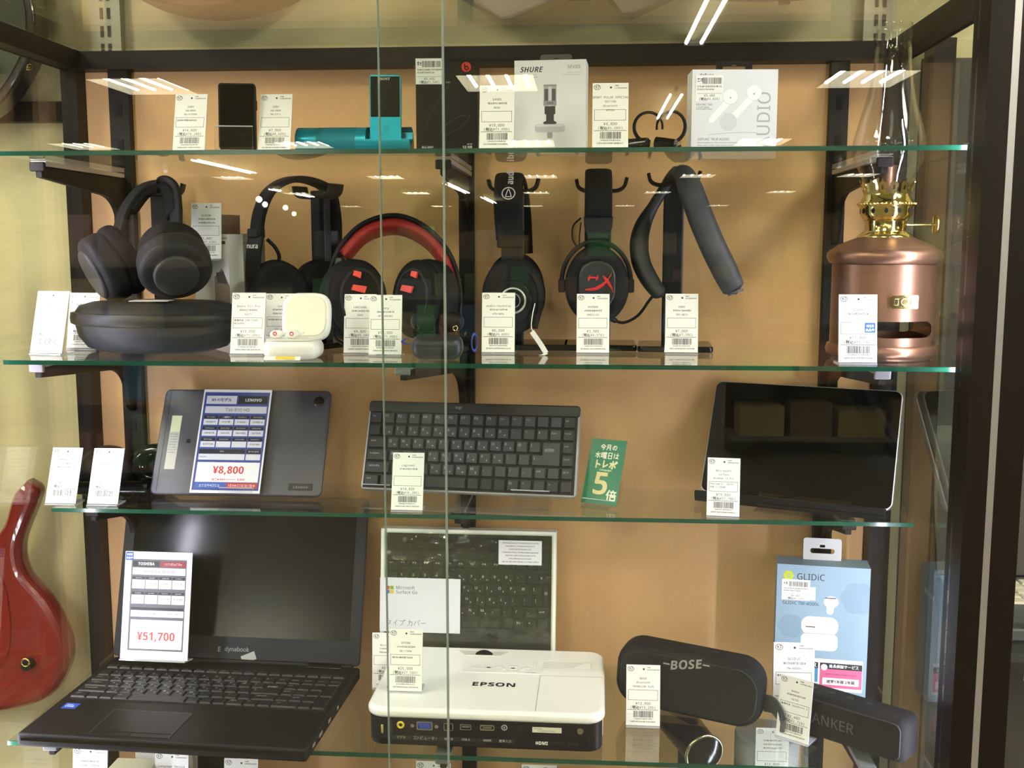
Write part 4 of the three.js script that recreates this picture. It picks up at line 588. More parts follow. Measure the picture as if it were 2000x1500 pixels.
// ---- keyboards: every key is a part; legends come from a shared sheet
const ROWS = [['esc', 'F1', 'F2', 'F3', 'F4', 'F5', 'F6', 'F7', 'F8', 'F9', 'F10', 'F11', 'F12', '', '', 'del'], ['', '1', '2', '3', '4', '5', '6', '7', '8', '9', '0', '-', '^', '¥', 'back', 'home'], ['tab', 'Q', 'W', 'E', 'R', 'T', 'Y', 'U', 'I', 'O', 'P', '@', '[', 'enter', 'end', ''], ['caps', 'A', 'S', 'D', 'F', 'G', 'H', 'J', 'K', 'L', ';', ':', ']', '', 'pg up', ''], ['shift', 'Z', 'X', 'C', 'V', 'B', 'N', 'M', ',', '.', '/', '_', 'shift', '↑', 'pg dn', ''], ['ctrl', '', '', 'alt', '', '', '', '', 'fn', '<', '', '>', '', '', '', '']];
function legendSheet(bg, fg, px) {
  return canvasTexture(1024, 384, (g, w, h) => { g.fillStyle = bg; g.fillRect(0, 0, w, h); ROWS.forEach((r, j) => r.forEach((s, i) => { if (s) write(g, s, i * 64 + 10, j * 64 + 20, s.length > 2 ? px * 0.62 : px, fg, -1, 'normal'); if (s && s.length === 1 && /[A-Z0-9]/.test(s)) { g.fillStyle = fg; g.fillRect(i * 64 + 38, j * 64 + 40, 10, 2.5); g.fillRect(i * 64 + 42, j * 64 + 36, 2.5, 12); } })); });
}
function keyGeo(w, d, h, cell, inset = 0.0012) {    // frustum, top face carries a cell of the sheet
  const a = w / 2, b = d / 2, A = a - inset, B = b - inset, p = [], uv = [];
  const [ci, ri] = cell, u0 = ci / 16, u1 = (ci + 1) / 16, v1 = 1 - ri / 6, v0 = 1 - (ri + 1) / 6, e = 0.004, k = Math.max(1, w / d);
  const quad = (q, top) => { for (const n of [0, 1, 2, 0, 2, 3]) { p.push(...q[n]); uv.push(...(top ? [[u0 + e, v0 + e * 3], [u0 + e + Math.min(1, k) * (u1 - u0 - 2 * e), v0 + e * 3], [u1 - e, v1 - e], [u0 + e, v1 - e]][n] : [u0 + 0.058, v0 + 0.01])); } };
  quad([[-A, h, B], [A, h, B], [A, h, -B], [-A, h, -B]], true); quad([[-a, 0, b], [a, 0, b], [A, h, B], [-A, h, B]]); quad([[a, 0, b], [a, 0, -b], [A, h, -B], [A, h, B]]); quad([[a, 0, -b], [-a, 0, -b], [-A, h, -B], [A, h, -B]]); quad([[-a, 0, -b], [-a, 0, b], [-A, h, B], [-A, h, -B]]);
  const g = new THREE.BufferGeometry(); g.setAttribute('position', new THREE.Float32BufferAttribute(p, 3)); g.setAttribute('uv', new THREE.Float32BufferAttribute(uv, 2)); g.computeVertexNormals(); return g;
}
function keys(parent, rows, pitch, rowPitch, gap, h, x0, z0, y, mat, orient, alt) {   // keys in a plan: x right, z towards the user
  const cache = {};
  rows.forEach((row, j) => { let x = x0; row.forEach((spec, i) => {
    const [w, d, skip] = Array.isArray(spec) ? spec : [spec, 1], kw = w * pitch - gap, kd = d * rowPitch - gap, cell = [Math.min(i, 15), Math.min(j, 5)], id = [w, d, cell].join();
    if (!skip) { const g = cache[id] = cache[id] || keyGeo(kw, kd, h, cell); const m = part('key', g, alt && (i === 0 || i >= row.length - 1 || (j === 5)) ? alt : mat, parent); m.position.set(x + w * pitch / 2, y, z0 + (j + d / 2) * rowPitch); if (orient) { m.position.applyEuler(orient); m.rotation.copy(orient); } }
    x += w * pitch;
  }); });
}
{ // compact mechanical keyboard
  const t = thing('keyboard', 'compact dark grey mechanical keyboard propped up on clear easels', 'keyboard', [-0.0185, S3 + 0.012, 0.122], -0.105, null, 0.42);
  const up = new THREE.Euler(Math.PI / 2, 0, 0);
  part('case', slab(rrect(0.314, 0.133, 0.006), 0.012, 0.002, 3).translate(0, 0.0665, -0.003), S(0xa3a1a2, 0.4, 0.5), t);
  part('top_bar', slab(rrect(0.313, 0.017, 0.005), 0.006, 0.002, 2).translate(0, 0.124, 0.004), S(0x2b292c, 0.4), t);
  part('key_bed', box(0.307, 0.113, 0.002, 0, 0.0595, 0.0035), S(0x1a1a1c, 0.7), t);
  const km = printed(legendSheet('#3e3e44', '#b9b9bd', 22), 0.6), ka = printed(legendSheet('#2c2c30', '#b9b9bd', 22), 0.6);
  keys(t, [Array(16).fill(1), Array(16).fill(1), [1.5, ...Array(12).fill(1), [1.5, 2], 1], [1.75, ...Array(12).fill(1), [1.25, 1, true], 1], [2, ...Array(11).fill(1), 1, 1, 1], [1.25, 1.25, 1.25, 1, 3.25, 1, 1, 1, 1, 1, 1, 1, 1]], 0.019, 0.0186, 0.0024, 0.005, -0.152, -0.1155, 0.0045, km, up, ka);
  part('wordmark', letters('logi', 0.0042, 0.0004).translate(-0.021, 0.1245, 0.0071), M.grey, t);
  easel('clear easel under the left end of the keyboard', [-0.145, S3, 0.12], 0.04, -0.1, 0.42, 0.02, 0.026); easel('clear easel under the right end of the keyboard', [0.075, S3, 0.142], 0.054, -0.1, 0.42, 0.02, 0.026);
}
{ // green point card
  const t = thing('point_card', 'small green campaign card with white writing and a gold 5', 'card', [0.1685, S3 + 0.003, 0.135], -0.42, null, 0.42);
  part('card', box(0.0535, 0.094, 0.001, 0, 0.047, 0), faced(printed(canvasTexture(360, 632, (g, w, h) => {
    g.fillStyle = '#0f7a56'; g.fillRect(0, 0, w, h); g.strokeStyle = '#1b8a64'; g.lineWidth = 6; g.strokeRect(8, 8, w - 16, h - 16);
    write(g, '今月の', 190, 78, 58, '#f2f0dc', 0, 'bold', 0.15); write(g, '水曜日は', 184, 158, 62, '#f2f0dc', 0, 'bold', 0.14); write(g, 'トレポ', 184, 246, 78, '#e9e3b0', 0, 'bold', 0.2); write(g, 'Campaign', 190, 300, 26, '#f4f2e4', 0, 'italic bold');
    write(g, '5', 168, 432, 300, '#e9d79a', 0, 'bold'); write(g, '倍', 292, 536, 104, '#f2f0dc', 0, 'bold', 0.14);
  }), 0.35), S(0x0f6b4c, 0.5)), t);
  easel('clear easel under the green card', [0.172, S3, 0.13], 0.04, -0.42, 0.42, 0.03, 0.012);
}
{ // tablet with black screen
  const t = thing('tablet', 'tablet with black screen and thin silver rim', 'tablet', [0.4365, S3 + 0.011, 0.133], -0.385, null, 0.47);
  part('body', slab(rrect(0.262, 0.17, 0.011), 0.008, 0.0015, 3).translate(0, 0.085, 0), S(0xb9b9bb, 0.35, 0.8), t);
  part('screen', slab(rrect(0.2585, 0.1665, 0.0095), 0.0012).translate(0, 0.085, 0.0041), M.screen, t);
  const s = thing('tablet_stand', 'black folding stand under the tablet with black screen', 'stand', [0.4365, S3, 0.118], -0.385);
  part('tray', rbox(0.262, 0.008, 0.05, 0.002, 0, 0.0042, 0.0), M.black, s); part('ledge', rbox(0.26, 0.008, 0.006, 0.001, 0, 0.012, 0.026), M.black, s); part('prop', rx(rbox(0.09, 0.09, 0.006, 0.002, 0, 0.045, 0), -0.75).translate(0, 0.006, -0.012), M.black, s);
  const c = thing('acrylic_easel', 'clear plastic lip holding the lower edge of the tablet with black screen', 'stand', [0.447, S3, 0.152], -0.385); part('lip', rx(box(0.125, 0.018, 0.0015, 0, 0.009, 0), -0.47).translate(0, 0.004, 0), M.acrylic, c); part('foot', box(0.125, 0.002, 0.03, 0, 0.001, 0.008), M.acrylic, c);
}

// ================================================================ FOURTH SHELF
{ // laptop
  const t = thing('laptop', 'open black laptop with dark screen and number pad', 'laptop', [-0.369, S4, 0.0], -0.045), W = 0.384, Dp = 0.262, zf = 0.355, zr = zf - Dp;
  part('base', rbox(W, 0.018, Dp, 0.004, 0, 0.0095, (zf + zr) / 2), K(0x121212, 0.5, { bumpMap: rep(grainFine, 10, 8), bumpScale: 0.00015 }), t);
  part('front_trim', box(W - 0.012, 0.0035, 0.001, 0, 0.0115, zf + 0.0004), M.blackGloss, t);
  part('key_well', box(0.366, 0.0008, 0.122, 0, 0.0186, zr + 0.092), S(0x0b0b0c, 0.6), t);
  const km = printed(legendSheet('#17171a', '#c9c9cc', 24), 0.5);
  const d = 0.55;
  keys(t, [[...Array(19).fill([1, d])], [...Array(15).fill(1), 1, 1, 1, 1], [1.5, ...Array(12).fill(1), [1.5, 2], 1, 1, 1, [1, 2]], [1.8, ...Array(12).fill(1), [1.2, 1, true], 1, 1, 1, [1, 1, true]], [2.2, ...Array(11).fill(1), 1.8, 1, 1, 1, [1, 2]], [1.2, 1, 1, 1.2, 4.3, 1, 1, 1, 1.3, 1, 1, 2, 1, [1, 1, true]]].map((r, j) => r), 0.0191, 0.0189, 0.0024, 0.0022, -0.1815, zr + 0.0375, 0.019, km);
  part('touchpad', rbox(0.107, 0.0008, 0.073, 0.0003, -0.045, 0.0187, zf - 0.044), K(0x151516, 0.42), t);
  part('touchpad_rim', merge(box(0.109, 0.0006, 0.0009, -0.045, 0.019, zf - 0.081), box(0.0009, 0.0006, 0.073, -0.099, 0.019, zf - 0.044), box(0.0009, 0.0006, 0.073, 0.009, 0.019, zf - 0.044)), S(0x3a3a3c, 0.4), t);
  part('touchpad_line', merge(box(0.107, 0.0006, 0.0006, -0.045, 0.0192, zf - 0.0185), box(0.0006, 0.0006, 0.011, -0.045, 0.0192, zf - 0.013)), M.slot, t);
  part('sticker', box(0.02, 0.0004, 0.016, -0.165, 0.0187, zf - 0.086), S(0x2346a8, 0.4), t, 'blue sticker'); part('sticker_print', rx(new THREE.PlaneGeometry(0.019, 0.015), -Math.PI / 2).translate(-0.165, 0.0191, zf - 0.086), printed(canvasTexture(120, 96, (g, w, h) => { g.fillStyle = '#2346a8'; g.fillRect(0, 0, w, h); write(g, 'intel', 44, 28, 26, '#dfe6ff', 0, 'bold'); write(g, 'CORE', 54, 60, 32, '#ffffff', 0, 'bold'); })), t);
  for (const [z, w] of [[zf - 0.03, 0.012], [zf - 0.06, 0.014], [zf - 0.10, 0.012], [zf - 0.14, 0.008]]) part('side_port', rbox(0.001, 0.005, w, 0.0004, W / 2, 0.010, z), M.silver, t);
  for (const x of [-0.14, 0.14]) part('hinge', rz(cyl(0.0065, 0.0065, 0.05, 20), Math.PI / 2).translate(x, 0.0185, zr + 0.006), M.blackGloss, t);
  part('hinge_bar', rz(cyl(0.0045, 0.0045, W - 0.02, 16), Math.PI / 2).translate(0, 0.0205, zr + 0.005), M.black, t);
  const lean = -0.30, hy = 0.019, put = (g) => rx(g, lean).translate(0, hy, zr + 0.004);
  const lid = part('lid', put(slab(rrect(W, 0.248, 0.006), 0.006, 0.0015, 2).translate(0, 0.126, 0)), K(0x25262b, 0.5), t);
  part('screen', put(box(0.35, 0.199, 0.0006, 0, 0.137, 0.0032)), P({ color: 0x0a0c09, roughness: 0.17, specularIntensity: 0.8 }), lid);
  part('wordmark', put(letters('dynabook', 0.0062, 0.0004, 'regular').translate(0.003, 0.0185, 0.0031)), M.grey, lid); part('wordmark_sign', put(merge(box(0.0012, 0.007, 0.0004, -0.026, 0.0185, 0.0032), box(0.004, 0.0011, 0.0004, -0.0245, 0.0215, 0.0032), box(0.004, 0.0011, 0.0004, -0.0245, 0.0185, 0.0032), box(0.004, 0.0011, 0.0004, -0.0245, 0.0155, 0.0032))), M.grey, lid);
  const s = thing('price_sign', 'white price sign with grey frame and red price on the laptop', 'sign', [-0.479, S4 + 0.0385, 0.142], -0.03, null, 0.22);
  part('card', box(0.1025, 0.156, 0.0015, 0, 0.078, 0), faced(printed(canvasTexture(620, 944, (g, w, h) => {
    g.fillStyle = '#f4f4f6'; g.fillRect(0, 0, w, h); g.fillStyle = '#5b5c66'; g.fillRect(62, 66, w - 108, h - 140);
    g.fillStyle = '#17161c'; g.fillRect(74, 82, 250, 52); write(g, 'TOSHIBA', 199, 108, 36, '#f2f2f2', 0, 'bold'); g.fillStyle = '#8e2a36'; g.fillRect(328, 82, 236, 52); smudge(g, 370, 108, 160, 22, '#e0b8be', 3);
    g.fillStyle = '#dcdfe8'; g.fillRect(74, 142, 490, 62); write(g, 'dynabook  B65/HU', 320, 173, 36, '#4c4d58', 0, 'italic');
    for (let r = 0; r < 2; r++) for (let c = 0; c < 4; c++) { const x = 76 + c * 124, y = 222 + r * 134; g.fillStyle = '#1b1a20'; g.fillRect(x, y, 116, 22); smudge(g, x + 30, y + 11, 52, 10, '#ddd', r * 4 + c); g.fillStyle = '#f4f4f6'; g.fillRect(x, y + 26, 116, 78); smudge(g, x + 20, y + 60, 76, 16, '#44454e', r * 4 + c + 9); }
    g.fillStyle = '#1b1a20'; g.fillRect(76, 492, 488, 22); g.fillStyle = '#f4f4f6'; g.fillRect(76, 518, 488, 56); for (let k = 0; k < 3; k++) smudge(g, 96 + k * 160, 546, 120, 16, '#44454e', 30 + k);
    g.fillStyle = '#f6f6f8'; g.fillRect(80, 600, 480, 254); write(g, '¥51,700', 320, 744, 98, '#cf3337', 0, 'bold'); smudge(g, 470, 836, 60, 12, '#444', 60);
    g.fillStyle = '#2b55b8'; g.fillRect(4, 6, 72, 72); write(g, 'WEB', 40, 28, 26, '#fff', 0, 'bold'); write(g, '出品中', 40, 56, 20, '#fff', 0, 'normal', 0.15);
  }), 0.4), M.paper), s); part('foot', box(0.1, 0.002, 0.03, 0, -0.001, -0.008), M.acrylicEdge, s);
  const tp = part('tape_scrap', put(rz(box(0.022, 0.012, 0.0003), 0.4).translate(0.022, 0.008, 0.0033)), S(0x9a9a96, 0.5), lid);
}
{ // keyboard cover box
  const t = thing('keyboard_box', 'white box with a dark keyboard under clear film and white label', 'box', [-0.0235, S4, 0.088], -0.015, null, 0.12), W = 0.262, H = 0.222;
  part('tray', box(W, H, 0.026, 0, H / 2, -0.0135), M.white, t); part('rim', slab(hole(rrect(W, H, 0.002), W - 0.012, H - 0.012, 0.002), 0.004).translate(0, H / 2, 0.0015), M.white, t);
  part('keyboard_panel', box(W - 0.013, H - 0.013, 0.001, 0, H / 2, 0.0), S(0x33342f, 0.7), t);
  part('spine', box(W - 0.03, 0.022, 0.0012, -0.004, H - 0.022, 0.0006), S(0x1b1b1a, 0.6), t);
  const km = printed(legendSheet('#353732', '#e2e2de', 26), 0.65);
  keys(t, [[...Array(14).fill([1, 0.72])], [...Array(14).fill(1)], [1.4, ...Array(12).fill(1), [0.6, 2]], [1.6, ...Array(11).fill(1), [0.8, 1]], [1.9, ...Array(11).fill(1), 1.1], [1, 1, 1, 1, 4, 1, 1, 1, 1, 1, 1]], 0.01745, 0.0168, 0.002, 0.0012, -0.1222, -(H - 0.046), 0.0006, km, new THREE.Euler(Math.PI / 2, 0, 0));
  part('touchpad', box(0.1, 0.05, 0.0006, -0.005, 0.046, 0.0008), S(0x2b2c29, 0.5), t);
  part('clear_film', box(W - 0.008, H - 0.008, 0.0008, 0, H / 2, 0.0042), P({ color: 0xf6f8f2, roughness: 0.04, transmission: 1, thickness: 0, ior: 1.5, bumpMap: rep(noiseTexture(64, 3, 0, 1, 1), 0.6, 0.5), bumpScale: 0.004 }), t, 'clear plastic film');
  part('label_card', box(0.121, 0.081, 0.0008, -0.071, 0.1085, 0.0052), faced(printed(canvasTexture(720, 482, (g, w, h) => {
    g.fillStyle = '#e3e3ee'; g.fillRect(0, 0, w, h); [['#d8503a', 0, 0], ['#84b03c', 1, 0], ['#2f7bc8', 0, 1], ['#e8b92c', 1, 1]].forEach(([c, i, j]) => { g.fillStyle = c; g.fillRect(54 + i * 36, 74 + j * 36, 32, 32); });
    write(g, 'Microsoft', 142, 88, 40, '#55555c', -1); write(g, 'Surface Go', 142, 128, 40, '#55555c', -1); write(g, 'タイプ カバー', 54, 400, 58, '#55555c', -1, 'normal', 0.06);
  }), 0.5), M.paper), t);
  part('address_sticker', box(0.064, 0.036, 0.0006, 0.078, 0.1905, 0.0052), faced(printed(canvasTexture(400, 226, (g, w, h) => { g.fillStyle = '#eceaf2'; g.fillRect(0, 0, w, h); for (let k = 0; k < 7; k++) smudge(g, 36 + (k % 3) * 30, 24 + k * 29, 330 - (k % 3) * 60, 13, '#55555e', k); }), 0.6), M.paper), t);
}
{ // projector
  const t = thing('projector', 'slim white projector with black rear panel of ports', 'projector', [0.0255, S4, 0.2115], -0.012), W = 0.306, Dp = 0.216, yb = 0.004;
  part('lower_body', slab(rrect(W - 0.006, Dp - 0.006, 0.02), 0.04, 0.003, 2).rotateX(Math.PI / 2).translate(0, yb + 0.02, 0), K(0x121016, 0.35), t);
  const sh = slab(rrect(W, Dp, 0.024), 0.014, 0.006, 5, 16).rotateX(Math.PI / 2); part('top_shell', sh.translate(0, 0.048, 0), M.whiteGloss, t);
  for (const s of [-1, 1]) part('foot', cyl(0.009, 0.008, 0.006, 20).translate(s * 0.13, 0.003, 0.07), M.black, t);
  const zf = Dp / 2 - 0.0028, top = 0.0552;
  part('power_inlet', rbox(0.026, 0.027, 0.004, 0.002, -0.131, 0.0265, zf - 0.001), M.slot, t); part('power_pin', aim(rbox(0.003, 0.012, 0.003, 0.001), [0.2, 0, 1], [-0.131, 0.0265, zf + 0.0012]), M.gold, t);
  part('video_jack', merge(aim(new THREE.TorusGeometry(0.0036, 0.0014, 10, 24), [0, 0, 1], [-0.107, 0.0328, zf + 0.002])), S(0xd8c12c, 0.4), t, 'yellow jack');
  part('computer_port', mv(slab(poly([[-0.0085, 0.0042], [0.0085, 0.0042], [0.007, -0.0042], [-0.007, -0.0042]]), 0.005, 0.0006, 1), -0.076, 0.0328, zf), M.blue, t, 'blue port'); part('port_shell', mv(slab(hole(rrect(0.021, 0.0115, 0.002), 0.017, 0.0085, 0.001), 0.004), -0.076, 0.0328, zf + 0.0005), M.silver, t);
  for (const x of [-0.0915, -0.0605]) part('port_screw', rx(cyl(0.0026, 0.0026, 0.005, 6), Math.PI / 2).translate(x, 0.0328, zf + 0.001), M.silver, t);
  const shell = (w, h) => slab(hole(rrect(w, h, 0.0012), w - 0.0018, h - 0.0018, 0.0006), 0.002);
  part('usb_b_port', mv(shell(0.012, 0.010), -0.0455, 0.032, zf + 0.0006), M.silver, t); part('usb_a_port', mv(merge(shell(0.0145, 0.0075), box(0.011, 0.002, 0.001, 0, 0.0005, 0)), -0.0235, 0.0325, zf + 0.0006), M.silver, t);
  part('hdmi_port', mv(merge(shell(0.018, 0.0065), box(0.011, 0.0012, 0.001)), 0.004, 0.0325, zf + 0.0006), S(0xb9b391, 0.3, 0.8), t); part('audio_jack', mv(merge(new THREE.TorusGeometry(0.0032, 0.0008, 8, 20), cyl(0.0012, 0.0012, 0.002, 10).rotateX(Math.PI / 2)), 0.026, 0.0335, zf + 0.001), M.grey, t); part('service_port', mv(slab(rrect(0.014, 0.011, 0.002), 0.002), 0.0435, 0.032, zf + 0.0002), M.slot, t);
  part('rating_label', box(0.037, 0.0068, 0.0006, 0.08, 0.0322, zf + 0.0006), faced(printed(canvasTexture(220, 40, (g, w, h) => { g.fillStyle = '#d9d4c2'; g.fillRect(0, 0, w, h); smudge(g, 8, 12, 70, 8, '#444', 1); smudge(g, 40, 28, 130, 8, '#444', 2); })), M.paper), t);
  part('lock_screw', rx(cyl(0.0038, 0.0038, 0.004, 20), Math.PI / 2).translate(0.122, 0.0325, zf), S(0x8c867a, 0.35, 0.8), t);
  const lab = (s, x, size, y = 0.0155) => part('port_name', new THREE.PlaneGeometry(size * 6, size * 1.3).translate(x, y, zf + 0.0004), printed(canvasTexture(192, 42, (g, w, h) => { g.fillStyle = '#17151b'; g.fillRect(0, 0, w, h); write(g, s, w / 2, h / 2, 30, '#b4b2b0', 0, 'bold', 0.11); }), 0.35), t);
  lab('ビデオ', -0.1065, 0.0042); lab('コンピューター', -0.0755, 0.0052); lab('USB-B', -0.0455, 0.0042); lab('USB-A', -0.0235, 0.0042); lab('HDMI', 0.004, 0.0042); lab('音声入力', 0.027, 0.0042); part('maker_mark', letters('HDMI', 0.0042, 0.0005).translate(0.0735, 0.0145, zf + 0.0002), M.white, t);
  for (const x of [0.094, 0.113]) part('side_slot', rbox(0.013, 0.004, 0.001, 0.0004, x, 0.0145, zf + 0.0002), M.slot, t);
  part('warranty_label', ry(box(0.0145, 0.028, 0.0006), 1.25).translate(W / 2 - 0.005, 0.03, Dp / 2 - 0.022), M.paper, t, 'white barcode label'); 
  part('wordmark', rx(letters('EPSON', 0.0118, 0.0004), -Math.PI / 2).scale(1.15, 1, 1).translate(0.0045, top - 0.0001, 0.024), M.charcoal, t, 'dark lettering');
  part('control_plate', rx(slab(rrect(0.11, 0.03, 0.003), 0.0012, 0.0004, 1), -Math.PI / 2).translate(0.012, top, -0.03), S(0xe9e8e6, 0.35), t);
  for (const [x, z, w] of [[-0.026, -0.029, 0.014], [-0.008, -0.029, 0.012], [0.006, -0.036, 0.01], [0.044, -0.034, 0.01], [0.026, -0.038, 0.014], [0.013, -0.029, 0.006], [0.04, -0.028, 0.006], [0.026, -0.02, 0.014], [0.026, -0.029, 0.01]]) part('button', rx(slab(rrect(w, 0.005, 0.002), 0.0014, 0.0004, 1), -Math.PI / 2).translate(x, top + 0.001, z), S(0xd6d5d4, 0.4), t);
  for (const [x, z] of [[-0.008, -0.029], [0.026, -0.029]]) part('button_mark', box(0.005, 0.0004, 0.0025, x, top + 0.0019, z), M.charcoal, t);
  part('model_print', rx(new THREE.PlaneGeometry(0.022, 0.003), -Math.PI / 2).translate(0.052, top + 0.0008, -0.0185), printed(canvasTexture(176, 24, (g, w, h) => { g.fillStyle = '#e9e8e6'; g.fillRect(0, 0, w, h); write(g, 'EB-1780W', w / 2, 12, 22, '#333', 0, 'bold'); })), t);
  part('warning_print', rx(new THREE.PlaneGeometry(0.078, 0.03), -Math.PI / 2).translate(0.096, top - 0.00005, -0.05), printed(canvasTexture(468, 180, (g, w, h) => { g.fillStyle = '#efeeec'; g.fillRect(0, 0, w, h); g.strokeStyle = '#8a8886'; g.lineWidth = 3; g.strokeRect(4, 24, w - 8, 140); write(g, '△', w / 2 - 20, 14, 22, '#555'); for (let k = 0; k < 5; k++) smudge(g, 60, 46 + k * 24, 330 - k * 18, 10, '#6a6866', k); })), t);
  part('seam', merge(box(0.0008, 0.0004, 0.112, 0.065, top - 0.0001, 0.045), box(0.085, 0.0004, 0.0008, 0.1075, top - 0.0001, -0.0115)), S(0xa9a8a6, 0.6), t);
  part('lens_window', rx(slab(poly([[-0.036, 0.008], [0.036, 0.008], [0.025, -0.008], [-0.025, -0.008]]), 0.0016, 0.0004, 1), -Math.PI / 2).translate(-0.022, top - 0.0002, -0.083), S(0xcfcdc8, 0.3), t); part('focus_wheel', rz(cyl(0.017, 0.017, 0.006, 36), Math.PI / 2).rotateY(Math.PI / 2).translate(-0.02, top - 0.011, -0.08), M.black, t, 'dark half-sunk wheel');
  for (let k = 0; k < 5; k++) part('vent', box(0.013, 0.0006, 0.0016, -0.131, top - 0.0002, 0.008 + k * 0.009), M.charcoal, t);
}
{ // large black speaker
  const t = thing('bluetooth_speaker', 'large black rounded speaker with silver logo and strap', 'speaker', [0.2925, S4, 0.195], -0.30);
  t.rotation.z = -0.06;
  part('body', slab(rrect(0.201, 0.092, 0.034), 0.05, 0.016, 6, 16).translate(0, 0.053, 0), M.blackSoft, t);
  part('front_grille', slab(rrect(0.185, 0.077, 0.03), 0.004, 0.0018, 3, 16).translate(0, 0.053, 0.0245), S(0x1c1d1c, 0.45, 0.3, { bumpMap: rep(grainFine, 30, 14), bumpScale: 0.0006 }), t);
  part('wordmark', letters('BOSE', 0.0125, 0.0008).applyMatrix4(new THREE.Matrix4().makeShear(0.25, 0, 0, 0, 0, 0)).translate(-0.003, 0.0845, 0.0262), S(0xcfcfcd, 0.3, 0.7), t, 'silver lettering'); part('wordmark_bar', mv(merge(box(0.009, 0.0018, 0.0008, -0.0265, 0, 0), box(0.009, 0.0018, 0.0008, 0.0265, 0.0085, 0)), -0.003, 0.0802, 0.0266), S(0xcfcfcd, 0.3, 0.7), t);
  part('strap', ribbon([[0.098, 0.042, 0.0], [0.112, 0.044, 0.006], [0.122, 0.038, 0.014], [0.128, 0.03, 0.02]], [0, 1, 0.2], 0.026, 0.003, 20), S(0x4a4c50, 0.6), t); part('strap_end', rbox(0.006, 0.026, 0.004, 0.001, 0.128, 0.03, 0.021), S(0x55575c, 0.5), t);
  for (const x of [-0.03, 0, 0.03]) part('button', rx(slab(ellipseShape(0.005, 0.003), 0.0014, 0.0004, 1, 12), -Math.PI / 2).translate(x, 0.0993, 0), M.charcoal, t);
}
{ // blue earphone box
  const t = thing('earphone_box', 'light blue earphone box with yellow flower mark and hang tab', 'box', [0.489, S4, 0.095], -0.13);
  part('carton', box(0.127, 0.192, 0.042, 0, 0.096, 0), faced(printed(canvasTexture(660, 1000, (g, w, h) => {
    g.fillStyle = '#93aec6'; g.fillRect(0, 0, w, h); g.fillStyle = '#88a3bd'; for (const [x, y, r] of [[580, 230, 120], [110, 470, 90]]) for (let k = 0; k < 6; k++) { g.beginPath(); g.arc(x + Math.cos(k * 1.05) * r * 0.5, y + Math.sin(k * 1.05) * r * 0.5, r * 0.55, 0, 7); g.fill(); }
    g.fillStyle = '#c9d63a'; for (let k = 0; k < 6; k++) { g.beginPath(); g.arc(82 + Math.cos(k * 1.05) * 20, 84 + Math.sin(k * 1.05) * 20, 18, 0, 7); g.fill(); } g.strokeStyle = '#93aec6'; g.lineWidth = 6; g.beginPath(); g.arc(84, 84, 12, 0.4, 5.6); g.stroke();
    write(g, 'GLIDiC', 140, 88, 66, '#20262c', -1); write(g, 'GLIDiC TW-4000s', 44, 292, 34, '#20303c', -1);
    g.fillStyle = '#f3eef0'; g.beginPath(); g.ellipse(392, 268, 52, 44, 0, 0, 7); g.fill(); g.fillRect(362, 290, 50, 40); g.beginPath(); g.arc(386, 340, 24, 0, 7); g.fill(); g.fillStyle = '#55525a'; g.fillRect(346, 236, 80, 8);
    g.fillStyle = '#f3eef0'; g.beginPath(); g.roundRect(186, 386, 262, 140, 60); g.fill(); g.fillStyle = '#dcd4d8'; g.beginPath(); g.roundRect(204, 404, 226, 106, 44); g.fill(); g.fillStyle = '#f3eef0'; g.beginPath(); g.roundRect(186, 516, 262, 128, 40); g.fill(); g.fillStyle = '#b9aeb2'; g.fillRect(186, 514, 262, 5); g.fillStyle = '#f8f6f6'; g.fillRect(214, 450, 90, 54); g.fillStyle = '#6b5550'; g.fillRect(216, 462, 70, 9);
    g.fillStyle = '#efeef2'; g.fillRect(0, 706, 634, 244); g.fillStyle = '#4a94cf'; g.fillRect(0, 760, 316, 130); g.fillStyle = '#20222a'; g.fillRect(0, 736, 316, 46); write(g, 'サービス', 240, 759, 34, '#fff', 0, 'bold', 0.14); g.fillStyle = '#e06a9c'; g.fillRect(330, 736, 300, 190); g.fillStyle = '#20222a'; g.fillRect(330, 736, 300, 46); write(g, '延長保証サービス', 500, 759, 26, '#fff', 0, 'bold', 0.14); g.fillStyle = '#fff'; g.beginPath(); g.arc(360, 770, 24, 0, 7); g.fill(); smudge(g, 370, 822, 220, 13, '#8a3a5c', 3); g.fillStyle = '#f6eef2'; g.fillRect(350, 850, 260, 54); write(g, '通常1年間 2年間', 480, 878, 27, '#222', 0, 'bold', 0.12);
  }), 0.4), S(0x6f8494, 0.5)), t);
  hangTab(0.053, 0.034, 0.034, S(0xd6d6dc, 0.4), t, [0.0, 0.207, -0.01]);
  part('price_sticker', box(0.0385, 0.03, 0.0004, -0.037, 0.1555, 0.0212), faced(printed(sticker(0.0385, 0.03, ['¥4,480', '(税込¥4,928)'], { seed: 12 })), M.paper), t); part('price_sticker', box(0.02, 0.019, 0.0003, -0.02, 0.151, 0.0211), M.paper, t);
}
